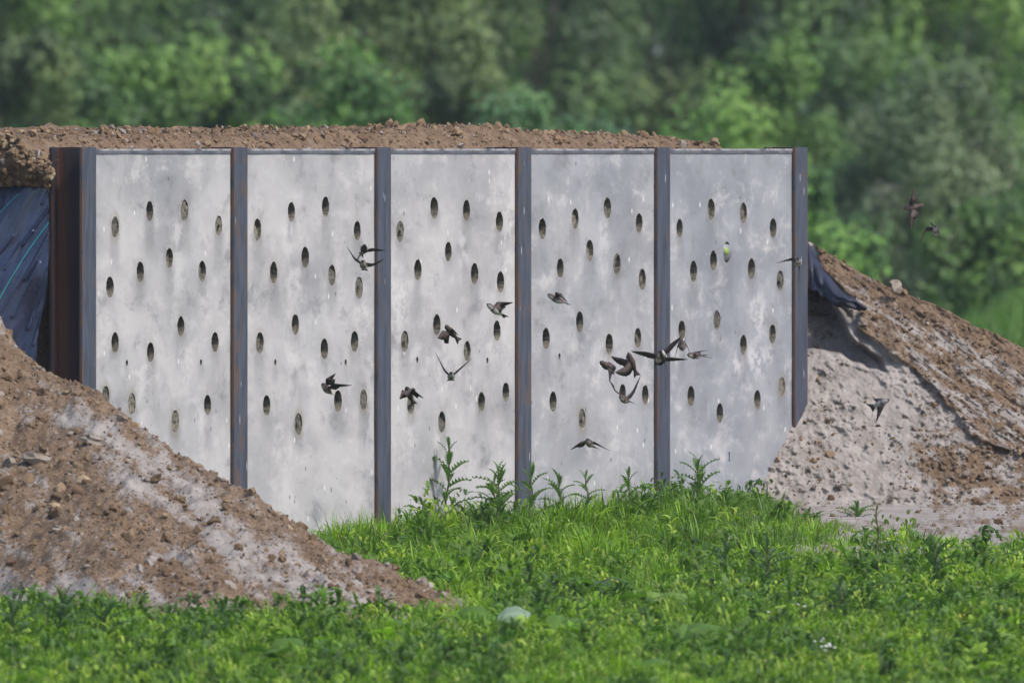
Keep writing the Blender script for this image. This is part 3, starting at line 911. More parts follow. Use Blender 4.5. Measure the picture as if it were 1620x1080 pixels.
# steel H posts
bm = bmesh.new()
hw, wt = FLW / 2, 0.005
prof = [(-hw, 0), (hw, 0), (hw, FT), (wt, FT), (wt, DEP - FT), (hw, DEP - FT), (hw, DEP), (-hw, DEP), (-hw, DEP - FT), (-wt, DEP - FT), (-wt, FT), (-hw, FT)]
zs = [-0.4, 1.660]
loops = [[bm.verts.new((p[0], p[1], z)) for p in prof] for z in zs]
for j in range(12):
    bm.faces.new((loops[0][j], loops[0][(j + 1) % 12], loops[1][(j + 1) % 12], loops[1][j]))
t_ = loops[1]
for quad in ((0, 1, 2, 11), (3, 4, 9, 10), (5, 6, 7, 8)): pass
bm.faces.new([t_[i] for i in (0, 1, 2, 3, 10, 11)])
bm.faces.new([t_[i] for i in (3, 4, 9, 10)])
bm.faces.new([t_[i] for i in (4, 5, 6, 7, 8, 9)])
bmesh.ops.recalc_face_normals(bm, faces=bm.faces)
bmesh.ops.bevel(bm, geom=[e for e in bm.edges if len(e.link_faces) == 2 and e.calc_face_angle(0) > 1.0], offset=0.0018, segments=2, affect='EDGES')
post_me = bpy.data.meshes.new('steel_post'); bm.to_mesh(post_me); bm.free(); post_me.materials.append(M_STEEL)
for i, s in enumerate(POST_S):
    p = link('steel_post', post_me, wall)
    p.location = (s + hw, 0, 0.0)
    if i == 0: p['label'] = 'rusty dark steel post at the near end beside the blue liner'

# the capped hole: a thing that sits in the hole
if cap_spot is not None:
    N = Nodes('cap_grey'); M_CAP = N.out(N.principled(Base_Color=(0.17, 0.18, 0.20, 1), Roughness=0.5))
    N = Nodes('cap_rim'); M_CAPR = N.out(N.principled(Base_Color=(0.02, 0.018, 0.03, 1), Roughness=0.6))
    M_YEL = mat_plain('cap_yellow', (0.20, 0.28, 0.07), 0.5, 0.3, var=0.1)
    cap = empty('hole_cap', tuple(cap_spot))
    cap.rotation_euler = (0, 0, math.pi / 2 - TH + math.radians(-16))
    tag(cap, 'round grey cap with a bright yellow-green disc, loose in a hole', 'cap')
    def disc(r0, y0, r1, y1, k=24):
        V = [(0, y0, 0)] + [(r0 * math.cos(2 * math.pi * j / k), y0, r0 * math.sin(2 * math.pi * j / k)) for j in range(k)] + [(r1 * math.cos(2 * math.pi * j / k), y1, r1 * math.sin(2 * math.pi * j / k)) for j in range(k)]
        return np.array(V), [np.array([[0, 1 + j, 1 + (j + 1) % k] for j in range(k)]), np.array([[1 + j, 1 + k + j, 1 + k + (j + 1) % k, 1 + (j + 1) % k] for j in range(k)])]
    V, Fc = disc(0.036, 0.000, 0.040, 0.030); mk('body', V, Fc, M_CAP, cap)
    V, Fc = disc(0.017, -0.004, 0.018, 0.002); V[:, 0] -= 0.006; V[:, 2] += .004; mk('yellow_disc', V, Fc, M_YEL, cap)
    V, Fc = disc(0.0435, 0.020, 0.0435, 0.05); mk('rim', V, Fc, M_CAPR, cap)

# ------------------------------------------------------------------ liner at the near end
nq, nz = 330, 360
qv = np.linspace(0, 1, nq); zv = np.linspace(0, 1, nz)
QQ, ZZ = np.meshgrid(qv, zv, indexing='ij')
zz = 0.05 + ZZ * 1.51
qmin = 0.152 + 0.085 * sstep(1.2, 0.55, zz) + 0.012 * perlin(zz * 6, 1.1, 0)
qq = qmin + QQ * 1.3
fold = (zz * 0.55 + qq * 1.0)
wr = 0.030 * np.clip(perlin(fold * 6 + 0.8 * perlin(qq * 2.3, zz * 2.3, 1), (zz - qq) * 0.8, 2.5), -1, 1) + 0.014 * perlin(fold * 17 + 1.1 * perlin(qq * 5, zz * 4, 4), (zz - qq) * 1.4, 8.8) * (0.4 + 0.6 * sstep(-.2, .4, perlin(qq * 3, zz * 3, 6.1))) + 0.004 * perlin(fold * 36 + perlin(qq * 9, zz * 7, 2), (zz - qq) * 3., 5.1)
sm = -0.02 - 0.14 * np.sin(np.clip((1.56 - zz) / 1.5, 0, 1) * math.pi * .8) + wr
PM = wp(sm, qq + sm * 0.374, zz)
cu, cv = uv_of(PM)
for (line, hgt, wdt) in (([(36, 388), (55, 360), (78, 328)], .016, 1.7), ([(38, 442), (58, 408), (79, 368)], .018, 2.0), ([(8, 425), (30, 392), (52, 366)], .008, 2.2),
                         ([(44, 520), (60, 470), (76, 425)], .016, 2.0), ([(52, 545), (66, 500), (77, 462)], .014, 1.6), ([(20, 500), (44, 450), (62, 415)], .008, 2.6), ([(-5, 405), (20, 372)], .006, 2.4), ([(66, 322), (79, 300)], .012, 1.5)):
    dist, _ = poly_dist(cu, cv, line, closed=False)
    sm = sm - hgt * np.exp(-(dist / wdt) ** 2)                      # creases pulled tight towards the post
PM = wp(sm, qq + sm * 0.374, zz)
lin = empty('plastic_liner', tuple(wp(0, 0.5, 0)))
tag(lin, 'wrinkled dark blue plastic liner hanging under the soil beside the near post', 'liner')
lin_off = np.array(lin.location)
def closed_sheet(P, th):
    """a thin closed sheet from a grid of points"""
    nx, ny = P.shape[:2]
    du = np.gradient(P, axis=0); dv = np.gradient(P, axis=1)
    nn = np.cross(du, dv); nn /= np.linalg.norm(nn, axis=-1, keepdims=True) + 1e-12
    A, B = P + nn * th / 2, P - nn * th / 2
    V = np.concatenate([A.reshape(-1, 3), B.reshape(-1, 3)])
    g = grid_faces(nx, ny); n0 = nx * ny
    b = [i * ny for i in range(nx)] + [(nx - 1) * ny + j for j in range(1, ny)] + [i * ny + ny - 1 for i in range(nx - 2, -1, -1)] + [j for j in range(ny - 2, 0, -1)]
    rim = np.array([[b[i], b[(i + 1) % len(b)], b[(i + 1) % len(b)] + n0, b[i] + n0] for i in range(len(b))])
    return V, [np.concatenate([g, g[:, ::-1] + n0, rim])]
V, Fc = closed_sheet(PM - lin_off, 0.002)
mk('sheet', V, Fc, M_MEMB, lin)
up_, vp_ = uv_of(PM)
def stripe(path, rad):
    pts = []
    for (u, v) in path:
        i = np.argmin((up_ - u) ** 2 + (vp_ - v) ** 2)
        p = PM.reshape(-1, 3)[i].copy()
        q = at(u, v, p[1] - 0.004)
        pts.append(q - lin_off)
    V, Fc = tube(pts, [rad] * len(pts), 6)
    mk('turquoise_stripe', V, Fc, M_TURQ, lin)
def smooth_path(pts, n):
    pts = np.array(pts, float); t = np.linspace(0, 1, len(pts)); tt = np.linspace(0, 1, n)
    c = np.polyfit(t, pts, 2)
    return np.stack([np.polyval(c[:, 0], tt), np.polyval(c[:, 1], tt)], -1)
stripe(smooth_path([(-60, 600), (-25, 525), (0, 470), (38, 405), (78, 352)], 24), 0.0020)
stripe(smooth_path([(-60, 420), (-20, 362), (4, 334), (30, 306)], 14), 0.0020)

# liner scrap poking out of the bank
UPP = np.array([(1268, 372), (1283, 390), (1292, 408), (1306, 432), (1328, 456), (1352, 474), (1372, 486)], float)
LOW = np.array([(1268, 450), (1283, 455), (1294, 462), (1308, 474), (1326, 486), (1348, 489), (1370, 490)], float)
tt = np.linspace(0, 1, 46); t0 = np.linspace(0, 1, len(UPP))
up2 = np.stack([np.interp(tt, t0, UPP[:, 0]), np.interp(tt, t0, UPP[:, 1])], -1)
lo2 = np.stack([np.interp(tt, t0, LOW[:, 0]), np.interp(tt, t0, LOW[:, 1])], -1)
lo2[:, 1] += 5 * perlin(tt * 9, 1.3, 0.4) + 3 * perlin(tt * 23, 4.3, 0.4); up2[:, 1] += 3 * perlin(tt * 11, 7.3, 0.4)
g = []
for k_ in np.linspace(0, 1, 20):
    uvk = up2 * (1 - k_) + lo2 * k_
    dbase = (ZC + YT * TS) / (TS + (uvk[:, 1] - VH) / F)
    dd = dbase - 0.10 + 0.02 * k_ + 0.05 * perlin(tt * 5, k_ * 2 + 2, 1.2) + 0.012 * perlin(tt * 9 + k_ * 3, k_ * 3, 4.2)
    dd = dd - 0.05 * math.sin(k_ * math.pi)
    g.append(np.stack([(uvk[:, 0] - UC) * dd / F, dd, ZC - (uvk[:, 1] - VH) * dd / F], -1))
g = np.stack(g, 1)
V, Fc = closed_sheet(g, 0.003)
o = mk('plastic_liner', V, Fc, M_FLAP)
tag(o, 'torn dark blue plastic flap poking from the bank behind the far post', 'liner')

# ------------------------------------------------------------------ loose stones
def stone(u, v, d, size, scl, rz, label, mat=M_STONE, tilt=0.0):
    V, Fc = clod_mesh(random.randint(40, 900), 2)
    o = mk('stone', V * np.array([scl[0], scl[1], max(scl[2] * 1.6, .65)]) * size, Fc, mat, smooth=False)
    o.location = at(u, v, d); o.rotation_euler = (tilt, 0.2, rz)
    tag(o, label, 'stone', 'loose pale stones')
def bank_d(u, v): return (ZC + YT * TS) / (TS + (v - VH) / F) - 0.12
def heap_hit(u, v):
    ds = np.linspace(126.9, 132.4, 900)
    p = np.stack([(u - UC) * ds / F, ds, ZC - (v - VH) * ds / F], -1)
    hit = np.where(heap_z(p[:, 0], p[:, 1]) > p[:, 2])[0]
    return ds[hit[0]] if len(hit) else 132.0
stone(1417, 456, bank_d(1417, 458), 0.036, (1, .8, .85), .3, 'whitish stone on the crest of the right bank')
stone(636, 966, heap_hit(632, 960) - 0.02, 0.075, (1.3, .8, .30), .1, 'flat pale slab at the foot of the heap near the broad leaves', tilt=-.15)
stone(95, 836, heap_hit(95, 836), 0.034, (1.3, .9, .6), .4, 'oval grey-brown stone low on the brown heap')
stone(58, 728, heap_hit(58, 728), 0.062, (1.25, .8, .55), .5, 'large tan slab near the left edge of the heap', tilt=.3)
stone(150, 697, heap_hit(150, 697), 0.042, (1.3, .9, .55), -.2, 'pale stone high on the heap at the start of the sand streak')
stone(14, 735, heap_hit(14, 735), 0.040, (1, .9, .8), .9, 'tan stone touching the left edge of the picture')
stone(594, 982, heap_hit(600, 975) - .03, 0.040, (1.6, .8, .45), .2, 'low tan stone half hidden by grass at the heap foot')
stone(468, 985, heap_hit(480, 968), 0.03, (1.5, .8, .5), .2, 'small buff stone at the lower edge of the heap in grass')

# ------------------------------------------------------------------ strips: grass blades and leaves, vectorised
def strips(base, h, az, bend, width, K, prof, col0, col1, up=None, twist=None, tipdroop=0.0):
    """N curved strips; returns verts, tris, colours"""
    N = len(base)
    t = np.linspace(0, 1, K)
    dirv = np.stack([np.cos(az), np.sin(az), np.zeros(N)], -1)
    side = np.stack([-np.sin(az), np.cos(az), np.zeros(N)], -1)
    if twist is not None:
        side = side * np.cos(twist)[:, None] + np.array([0, 0, 1.0]) * np.sin(twist)[:, None]
    rise = t[None] * (1 - 0.45 * bend[:, None] * t[None]) - tipdroop * (bend[:, None] * t[None] ** 3)
    out = bend[:, None] * t[None] ** 1.6
    cl = base[:, None] + h[:, None, None] * (rise[..., None] * np.array([0, 0, 1.0]) + out[..., None] * dirv[:, None])
    w = (width[:, None] * np.asarray(prof)[None]) / 2
    Lp = cl - side[:, None] * w[..., None]
    Rp = cl + side[:, None] * w[..., None]
    V = np.stack([Lp, Rp], 2).reshape(N, K * 2, 3)
    f = []
    for i in range(K - 1):
        f += [[2 * i, 2 * i + 1, 2 * i + 3], [2 * i, 2 * i + 3, 2 * i + 2]]
    f = np.array(f)
    Fc = (f[None] + (np.arange(N) * K * 2)[:, None, None]).reshape(-1, 3)
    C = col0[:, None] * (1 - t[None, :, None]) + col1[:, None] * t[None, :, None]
    C = np.repeat(C, 2, 1)
    return V.reshape(-1, 3), Fc, C.reshape(-1, 3)


def field(n, d0, d1, r, power=1.0):
    d = d0 + (d1 - d0) * r.random(n) ** power
    u = r.uniform(-70, 1690, n)
    x = (u - UC) * d / F
    # in front of the wall, off the heap and off the bank
    q = -((x - A0[0]) * NRM[0] + (d - A0[1]) * NRM[1])
    s = (x - A0[0]) * W[0] + (d - A0[1]) * W[1]
    ok = (q < -0.03) | (s < -0.3) | (s > POST_S[5] + .2)
    hz = np.where(x < -0.15, heap_z(np.minimum(x, -.15), d), -9)
    ok &= hz < ground_z(x, d) + 0.012
    ok &= (u < 1200) | (d < apron(u) + 0.40 + 0.8 * perlin(x * 5, d * .6, 0) - 0.45 * r.random(len(d)))
    x, d, u = x[ok], d[ok], u[ok]
    return x, d, u

GREENS = np.array([(0.067, 0.139, 0.015), (0.100, 0.193, 0.014), (0.142, 0.255, 0.015), (0.184, 0.305, 0.017), (0.245, 0.348, 0.029)])
r = np.random.default_rng(77)
VS, FS, CS, off = [], [], [], 0
def add(V, Fc, C):
    global off
    VS.append(V); FS.append(Fc + off); CS.append(C); off += len(V)
gprof = np.array([0.75, 1.0, 0.85, 0.55, 0.06])
def hue(x, d, r, spread=.8):
    return np.clip(1.7 + 2.0 * fbm(x * 2.2 + 9, d * .8, 8.0, 3) + r.normal(size=len(x)) * spread, 0, 4.99).astype(int)
# the low sward
for (n, d0, d1, hlo, hhi) in ((30000, 131.0, 142.2, 0.04, 0.12), (44000, 117.5, 132.5, 0.025, 0.085)):
    x, d, u = field(n, d0, d1, r)
    N_ = len(x)
    h = r.uniform(hlo, hhi, N_) * (1 + 0.5 * fbm(x * 2.6, d * 0.9, 3.0, 3)) * (1 - 0.35 * sstep(1200, 1350, u))
    base = np.stack([x, d, ground_z(x, d) - 0.01], -1)
    c0 = GREENS[hue(x, d, r)] * r.uniform(.75, 1.2, (N_, 1))
    dry = r.random(N_) < 0.03
    c0[dry] = (0.16, 0.135, 0.06)
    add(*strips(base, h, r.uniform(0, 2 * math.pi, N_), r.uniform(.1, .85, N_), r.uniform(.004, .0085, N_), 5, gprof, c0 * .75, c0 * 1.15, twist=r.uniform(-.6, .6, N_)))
# tussocks that stand above it
for (n, d0, d1, hlo, hhi, m, rad) in ((420, 131.5, 142.0, 0.10, 0.23, 55, .06), (380, 136.0, 142.0, 0.08, 0.17, 40, .05), (520, 117.5, 132.5, 0.08, 0.17, 50, .045), (260, 132.0, 142.6, 0.09, 0.22, 34, .05)):
    x, d, u = field(n, d0, d1, r)
    if d1 == 142.6:
        u = r.uniform(520, 1215, n); d = np.array([wall_d(a, b) for a, b in zip(u, r.uniform(.2, 1.0, n))]); x = (u - UC) * d / F
    H = r.uniform(hlo, hhi, len(x)) * (1 - 0.4 * sstep(1200, 1350, u))
    ci = hue(x, d, r, 1.2)
    N_ = len(x) * m
    a_ = r.uniform(0, 2 * math.pi, N_); ro = np.abs(r.normal(size=N_)) * rad
    X_ = np.repeat(x, m) + ro * np.cos(a_); D_ = np.repeat(d, m) + ro * np.sin(a_)
    q_ = -((X_ - A0[0]) * NRM[0] + (D_ - A0[1]) * NRM[1])
    D_ = np.where((q_ > -.02) & (X_ < 1.3), D_ - .12, D_)
    base = np.stack([X_, D_, ground_z(X_, D_) - 0.01], -1)
    c0 = np.repeat(GREENS[ci] * r.uniform(.8, 1.2, (len(x), 1)), m, 0) * r.uniform(.8, 1.25, (N_, 1))
    dry = r.random(N_) < 0.03
    c0[dry] = (0.17, 0.145, 0.07)
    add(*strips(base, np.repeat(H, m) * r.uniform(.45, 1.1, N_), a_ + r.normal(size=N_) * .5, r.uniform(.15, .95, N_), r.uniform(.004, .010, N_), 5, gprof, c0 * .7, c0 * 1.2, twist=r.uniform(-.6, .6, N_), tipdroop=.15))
o = mk('meadow_grass', np.concatenate(VS), np.concatenate(FS), M_GRASS, col=np.concatenate(CS))
tag(o, 'long green grass growing in front of the concrete wall', 'grass', kind='stuff')

# leafy ground cover: pinnate, lobed and rounded leaves on short stems
VS, FS, CS, off = [], [], [], 0
lob = np.array([0.12, 0.55, 0.25, 0.85, 0.38, 1.0, 0.40, 0.85, 0.30, 0.55, 0.03])
rnd = np.array([0.15, 0.7, 0.98, 1.0, 0.78, 0.30, 0.02])
lan = np.array([0.15, 0.75, 1.0, 0.85, 0.5, 0.05])
HUES = [np.array([(0.055, 0.109, 0.024), (0.072, 0.141, 0.026), (0.097, 0.173, 0.029)]),
        np.array([(0.109, 0.204, 0.017), (0.152, 0.259, 0.020), (0.196, 0.293, 0.036)]),
        np.array([(0.116, 0.210, 0.018), (0.169, 0.273, 0.022), (0.243, 0.332, 0.042)]),
        np.array([(0.125, 0.186, 0.046), (0.172, 0.232, 0.065), (0.250, 0.293, 0.100)])]
for (n, d0, d1, K, prof, sc, wlo, whi, hu, Hp, m) in (
        (1200, 117.5, 133.5, 11, lob, (.05, .13), .016, .036, 0, .12, 16),
        (300, 132, 142, 11, lob, (.06, .13), .018, .036, 0, .12, 14),
        (520, 117.5, 133.0, 7, rnd, (.03, .085), .014, .036, 1, .08, 10),
        (190, 117.5, 134.0, 7, rnd, (.07, .15), .035, .070, 1, .05, 7),
        (2100, 117.5, 134.0, 6, lan, (.035, .10), .006, .015, 2, .12, 16),
        (160, 117.5, 134.0, 6, lan, (.020, .05), .008, .016, 3, .13, 20),
        (420, 132.0, 142.0, 6, lan, (.05, .13), .009, .018, 2, .11, 12),
        (190, 132.0, 142.6, 11, lob, (.05, .11), .014, .030, 0, .19, 16),
        (100, 132.0, 142.6, 6, lan, (.05, .13), .007, .014, 2, .15, 14)):
    x, d, u = field(n, d0, d1, r)
    if d1 == 142.6:          # weeds that crowd along the foot of the wall
        u = r.uniform(640, 1210, n); g_ = r.uniform(.15, 1.3, n)
        d = np.array([wall_d(a, b) for a, b in zip(u, g_)]); x = (u - UC) * d / F
    patch = fbm(x * 1.9 + 4 * hu, d * 0.5, 11.0 + 7 * hu, 3)
    k_ = patch > -0.15
    x, d, patch = x[k_], d[k_], patch[k_]
    H = Hp * r.uniform(.2, 1.0, len(x)) ** 1.3 * (1 + .6 * patch.clip(0, 1))
    N_ = len(x) * m
    fr = r.random(N_)
    X_ = np.repeat(x, m) + r.normal(size=N_) * .020; D_ = np.repeat(d, m) + r.normal(size=N_) * .020
    base = np.stack([X_, D_, ground_z(X_, D_) + fr * np.repeat(H, m)], -1)
    hcl = np.repeat(r.uniform(*sc, len(x)), m) * r.uniform(.6, 1.1, N_) * (1 - .45 * fr)
    cc = HUES[hu]
    c0 = np.repeat(cc[r.integers(0, 3, len(x))] * r.uniform(.75, 1.2, (len(x), 1)), m, 0) * r.uniform(.8, 1.2, (N_, 1))
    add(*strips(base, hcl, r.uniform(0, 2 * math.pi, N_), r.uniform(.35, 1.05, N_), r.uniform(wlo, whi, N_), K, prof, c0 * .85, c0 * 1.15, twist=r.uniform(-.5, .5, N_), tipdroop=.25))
o = mk('ground_cover', np.concatenate(VS), np.concatenate(FS), M_LEAF, col=np.concatenate(CS))
tag(o, 'leafy green weeds carpeting the foreground meadow', 'weeds', kind='stuff')

# ------------------------------------------------------------------ thistles
def thistle_leaf(seed, col):
    """one arching spiny leaf, base at the origin, pointing along +X"""
    r = np.random.default_rng(seed)
    K = 15
    t = np.linspace(0, 1, K)
    w = 0.17 * np.sin(math.pi * np.clip(t * .92 + .06, 0, 1)) ** .7
    w = w * np.where(np.arange(K) % 2 == 0, 1.25, 0.36); w[-1] = 0.004; w[0] = 0.03
    xx = t; zz = 0.34 * t - 0.42 * t ** 2.2
    crimp = 0.04 * np.where(np.arange(K) % 2 == 0, 1, -1)
    shift = np.where(np.arange(K) % 2 == 0, 0.035, -0.01)
    L_ = np.stack([xx + shift, w, zz + crimp], -1); R_ = np.stack([xx + shift, -w, zz + crimp], -1); C_ = np.stack([xx, 0 * w, zz - 0.012], -1)
    V = np.stack([L_, C_, R_], 1).reshape(-1, 3)
    f = []
    for i in range(K - 1):
        a = 3 * i
        f += [[a, a + 1, a + 4, a + 3], [a + 1, a + 2, a + 5, a + 4]]
    C = np.tile(col, (len(V), 1)); C[1::3] *= 1.25
    return mesh_data('leaf', V, np.array(f), M_LEAF, col=C, smooth=False)
TL = {'dark': [thistle_leaf(i, (0.052, 0.100, 0.038)) for i in range(3)], 'mid': [thistle_leaf(i + 5, (0.075, 0.138, 0.036)) for i in range(3)], 'yel': [thistle_leaf(i + 9, (0.115, 0.135, 0.030)) for i in range(3)]}

def ground_d(v):
    """distance of the meadow seen in picture row v"""
    return (ZC + 2.8) / ((v - VH) / F + 0.02)

def thistle(base_uv, top_uv, d, label, tone='mid', leafy=15, llen=0.13, first=0.1):
    if base_uv[1] > 900: d = ground_d(base_uv[1])
    b = at(*base_uv, d); t = at(*top_uv, d)
    b[2] = float(ground_z(b[0], d)) - 0.01
    first = max(first, 1 - (t[2] - at(*base_uv, d)[2]) / (t[2] - b[2]))
    H = t[2] - b[2]
    root = empty('thistle', tuple(b))
    tag(root, label, 'thistle', 'thistles in the meadow')
    r = np.random.default_rng(int(top_uv[0] * 7 + top_uv[1]))
    lean = t - b
    pts = [lean * k for k in np.linspace(0, 1, 8)]
    pts = [p + np.array([.006 * math.sin(i * 1.7), .004 * math.cos(i), 0]) * (i > 0) for i, p in enumerate(pts)]
    V, Fc = tube(pts, np.linspace(0.006, 0.003, 8), 6)
    mk('stem', V, Fc, M_STEMG, root)
    for i in range(leafy):
        k_ = first + (1 - first) * (i / (leafy - 1)) ** 0.8
        o = link('leaf', TL[tone][i % 3], root)
        p = np.array([np.interp(k_, np.linspace(0, 1, 8), [q[a] for q in pts]) for a in range(3)])
        o.location = p
        topness = sstep(0.72, 1.0, k_)
        o.rotation_euler = (r.uniform(-.3, .3), -(0.48 + 0.70 * topness + r.uniform(-.2, .25)), i * 2.4 + r.uniform(-.4, .4))
        l = llen * (1 - 0.45 * topness) * r.uniform(.75, 1.1)
        o.scale = (l, l * r.uniform(.75, 1.0), l)

TH_ = [((703, 815), (712, 706), 138.0, 'tallest thistle, dark stemmed, standing before the middle panel', 'mid', 16, .135, .18),
       ((775, 822), (783, 762), 138.3, 'short thistle between the tallest thistle and the fourth post', 'mid', 12, .11, .1),
       ((786, 828), (790, 748), 137.6, 'bushy thistle just left of the fourth post', 'mid', 15, .13, .15),
       ((838, 822), (842, 752), 138.6, 'thistle standing in front of the fourth post', 'mid', 12, .12, .2),
       ((884, 824), (886, 762), 139.0, 'thistle against the grey panel just right of the fourth post', 'mid', 13, .12, .1),
       ((930, 820), (928, 756), 139.4, 'slim thistle near the middle of the grey panel', 'mid', 11, .10, .2),
       ((992, 815), (996, 756), 139.6, 'thistle at the right side of the grey panel', 'mid', 11, .11, .2),
       ((1104, 815), (1106, 734), 140.2, 'thick leafy thistle in front of the far bluish panel', 'mid', 18, .13, .12),
       ((1352, 862), (1358, 806), 140.2, 'green thistle at the foot of the sand bank', 'mid', 13, .10, .2),
       ((1388, 920), (1388, 804), 138.6, 'tall yellowish weed stem at the foot of the sand bank', 'yel', 12, .06, .45),
       ((1606, 880), (1606, 842), 140.2, 'thistle at the right edge of the picture below the bank', 'mid', 12, .10, .1),
       ((1146, 925), (1150, 868), 134.5, 'dark thistle in the grass, left of a matching pair', 'dark', 14, .11, .1),
       ((1212, 945), (1216, 866), 134.0, 'dark thistle in the grass, right of a matching pair', 'dark', 16, .12, .1),
       ((1480, 935), (1480, 868), 134.6, 'broad dark thistle in the grass at the right', 'dark', 15, .13, .05),
       ((1330, 985), (1330, 925), 129.5, 'dark thistle in the foreground below the yellowish stem', 'dark', 13, .11, .1),
       ((100, 1015), (102, 952), 129.0, 'dark spreading thistle below the left heap', 'dark', 18, .15, .05),
       ((168, 1020), (165, 965), 128.6, 'dark thistle under the heap, right of the spreading one', 'dark', 15, .13, .05),
       ((22, 1030), (20, 968), 128.4, 'dark thistle in the lower left corner', 'dark', 14, .13, .05)]
for a in TH_: thistle(a[0], a[1], a[2], a[3], a[4], a[5], a[6], a[7])

# ------------------------------------------------------------------ broad leaved plants
def broad_leaf(seed, col, L=1.0, wid=.42, arch=.5):
    nx, ny = 9, 7
    t = np.linspace(0, 1, nx)[:, None] * np.ones((1, ny)); s = np.linspace(-1, 1, ny)[None, :] * np.ones((nx, 1))
    w = wid * np.sin(math.pi * np.clip(t * .93 + .05, 0, 1)) ** .65
    P = np.stack([t * L, s * w, arch * t - arch * 1.2 * t ** 2 + 0.10 * np.abs(s) * w - .06 * s ** 2 + .02 * np.sin(t * 20 + seed) * np.abs(s)], -1)
    C = np.tile(col, (nx * ny, 1)).reshape(nx, ny, 3).copy(); C[:, ny // 2] *= 1.3
    return mesh_data('leaf', P.reshape(-1, 3), grid_faces(nx, ny), M_LEAF, col=C.reshape(-1, 3))
BL = {'green': broad_leaf(1, (0.075, 0.150, 0.022)), 'yellow': broad_leaf(2, (0.13, 0.21, 0.035)), 'pale': broad_leaf(3, (0.20, 0.27, 0.19), wid=.42, arch=.42), 'dark': broad_leaf(4, (0.045, 0.095, 0.022))}
def broad(u, v, d, leaves, label):
    if d < 134 and not (u < 560 and v < 990):
        d = ground_d(v + 14)
        p = at(u, v, d); p[2] = float(ground_z(p[0], d)) + 0.035
    else: p = at(u, v, d)
    root = empty('broad_leaf_plant', tuple(p))
    tag(root, label, 'plant', 'broad leaved weeds')
    for lf in leaves:
        tone, l, az, pit, dz = lf[:5]
        roll = lf[5] if len(lf) > 5 else 0.25
        o = link('leaf', BL[tone], root)
        o.location = (0, 0, dz); o.rotation_euler = (roll, -pit, az); o.scale = (l, l, l)
broad(722, 985, 129.6, [('green', .16, 0.1, .1, 0.02, .50), ('green', .15, 0.5, .05, .012, .6), ('dark', .12, 2.4, .2, .0)], 'arched green dock leaf at the tip of the heap')
broad(787, 992, 129.0, [('pale', .150, 0.05, .05, .040, .55)], 'pale silvery arched leaf lying in the grass past the heap')
broad(640, 995, 128.6, [('yellow', .12, 0.3, .2, .0), ('green', .11, 1.6, .3, 0), ('yellow', .10, 3.1, .25, 0), ('green', .1, 4.4, .2, 0)], 'bright green leafy weed below the flat slab')
broad(500, 948, heap_hit(500, 948), [('yellow', .075, 2.7, .4, .0), ('green', .07, 0.4, .5, 0), ('green', .06, 1.5, .6, 0)], 'small bright green weed growing on the heap')
broad(538, 962, heap_hit(538, 962), [('yellow', .06, 1.2, .5, .0), ('green', .06, 0.2, .5, 0)], 'tiny yellow-green seedling low on the heap')
broad(945, 930, 133.5, [('dark', .15, 0.3, .25, 0), ('dark', .14, 1.9, .3, 0), ('green', .14, 3.3, .3, 0), ('dark', .13, 5., .2, 0)], 'dark dock leaves in the grass below the grey panel')
broad(1035, 955, 131.5, [('yellow', .15, 0.1, .3, 0), ('green', .15, 2.9, .3, 0), ('yellow', .12, 1.5, .5, 0), ('green', .13, 4.8, .25, 0)], 'bright dock leaves, largest patch below the grey panel')
broad(880, 1000, 128.0, [('green', .13, 0.3, .5, 0), ('yellow', .11, 3.0, .4, 0), ('green', .12, 1.4, .7, 0)], 'upright light green leaves right of the silvery leaf')
broad(1080, 1010, 127.4, [('green', .16, 0.3, .4, 0), ('dark', .15, 2.6, .35, 0), ('green', .14, 1.5, .5, 0)], 'dock plant in the foreground below the bright dock patch')
broad(300, 1035, 126.0, [('green', .13, 0.3, .4, 0), ('yellow', .13, 2.6, .35, 0), ('green', .13, 1.5, .5, 0)], 'broad leaved weed in the grass below the heap')
broad(440, 1040, 126.0, [('green', .15, 0.9, .6, 0), ('dark', .13, 2.9, .35, 0), ('green', .12, 4.5, .3, 0)], 'broad leaved weed in the foreground, right of another under the heap')
broad(1010, 1062, 124.6, [('green', .13, 0.2, .4, 0), ('yellow', .13, 2.9, .35, 0), ('green', .12, 1.7, .5, 0)], 'light green broad leaves at the bottom middle of the picture')
broad(1560, 1020, 126.5, [('yellow', .13, 0.4, .4, 0), ('green', .13, 2.6, .35, 0), ('green', .12, 1.5, .5, 0)], 'bright broad leaved weed at the lower right')

# ------------------------------------------------------------------ small flowers
M_WHITE = mat_plain('petal_white', (0.72, 0.72, 0.70), 0.6, 0.2, var=0.08)
M_YELF = mat_plain('petal_yellow', (0.62, 0.50, 0.05), 0.6, 0.2, var=0.1)
def flower(u, v, d, nh, spread, mat, label, name='white_flower', head=0.006):
    d = ground_d(v + 34)
    root = empty(name, tuple(at(u, v + 34, d)))
    tag(root, label, 'flower', 'small wild flowers in the meadow')
    r = np.random.default_rng(int(u + v))
    hgt = 34 * d / F
    for i in range(nh):
        hx = np.array([r.normal() * spread, r.normal() * spread, hgt + r.normal() * spread * .5])
        V, Fc = tube([np.zeros(3), hx * np.array([.3, .3, .6]), hx], [.0018, .0014, .001], 4)
        mk('stem', V, Fc, M_STEMG, root)
        V, Fc = clod_mesh(int(r.integers(1, 900)), 1)
        o = mk('flower_head', V * head * np.array([1.2, 1.2, .7]), Fc, mat, root); o.location = hx
flower(1310, 1022, 126.0, 6, .022, M_WHITE, 'largest cluster of white flowers, lower right of the meadow', head=.008)
flower(1296, 1014, 126.4, 3, .012, M_WHITE, 'sprig of white flowers just left of the largest white cluster')
flower(1207, 954, 130.5, 1, .004, M_WHITE, 'single white flower below the dark thistle pair')
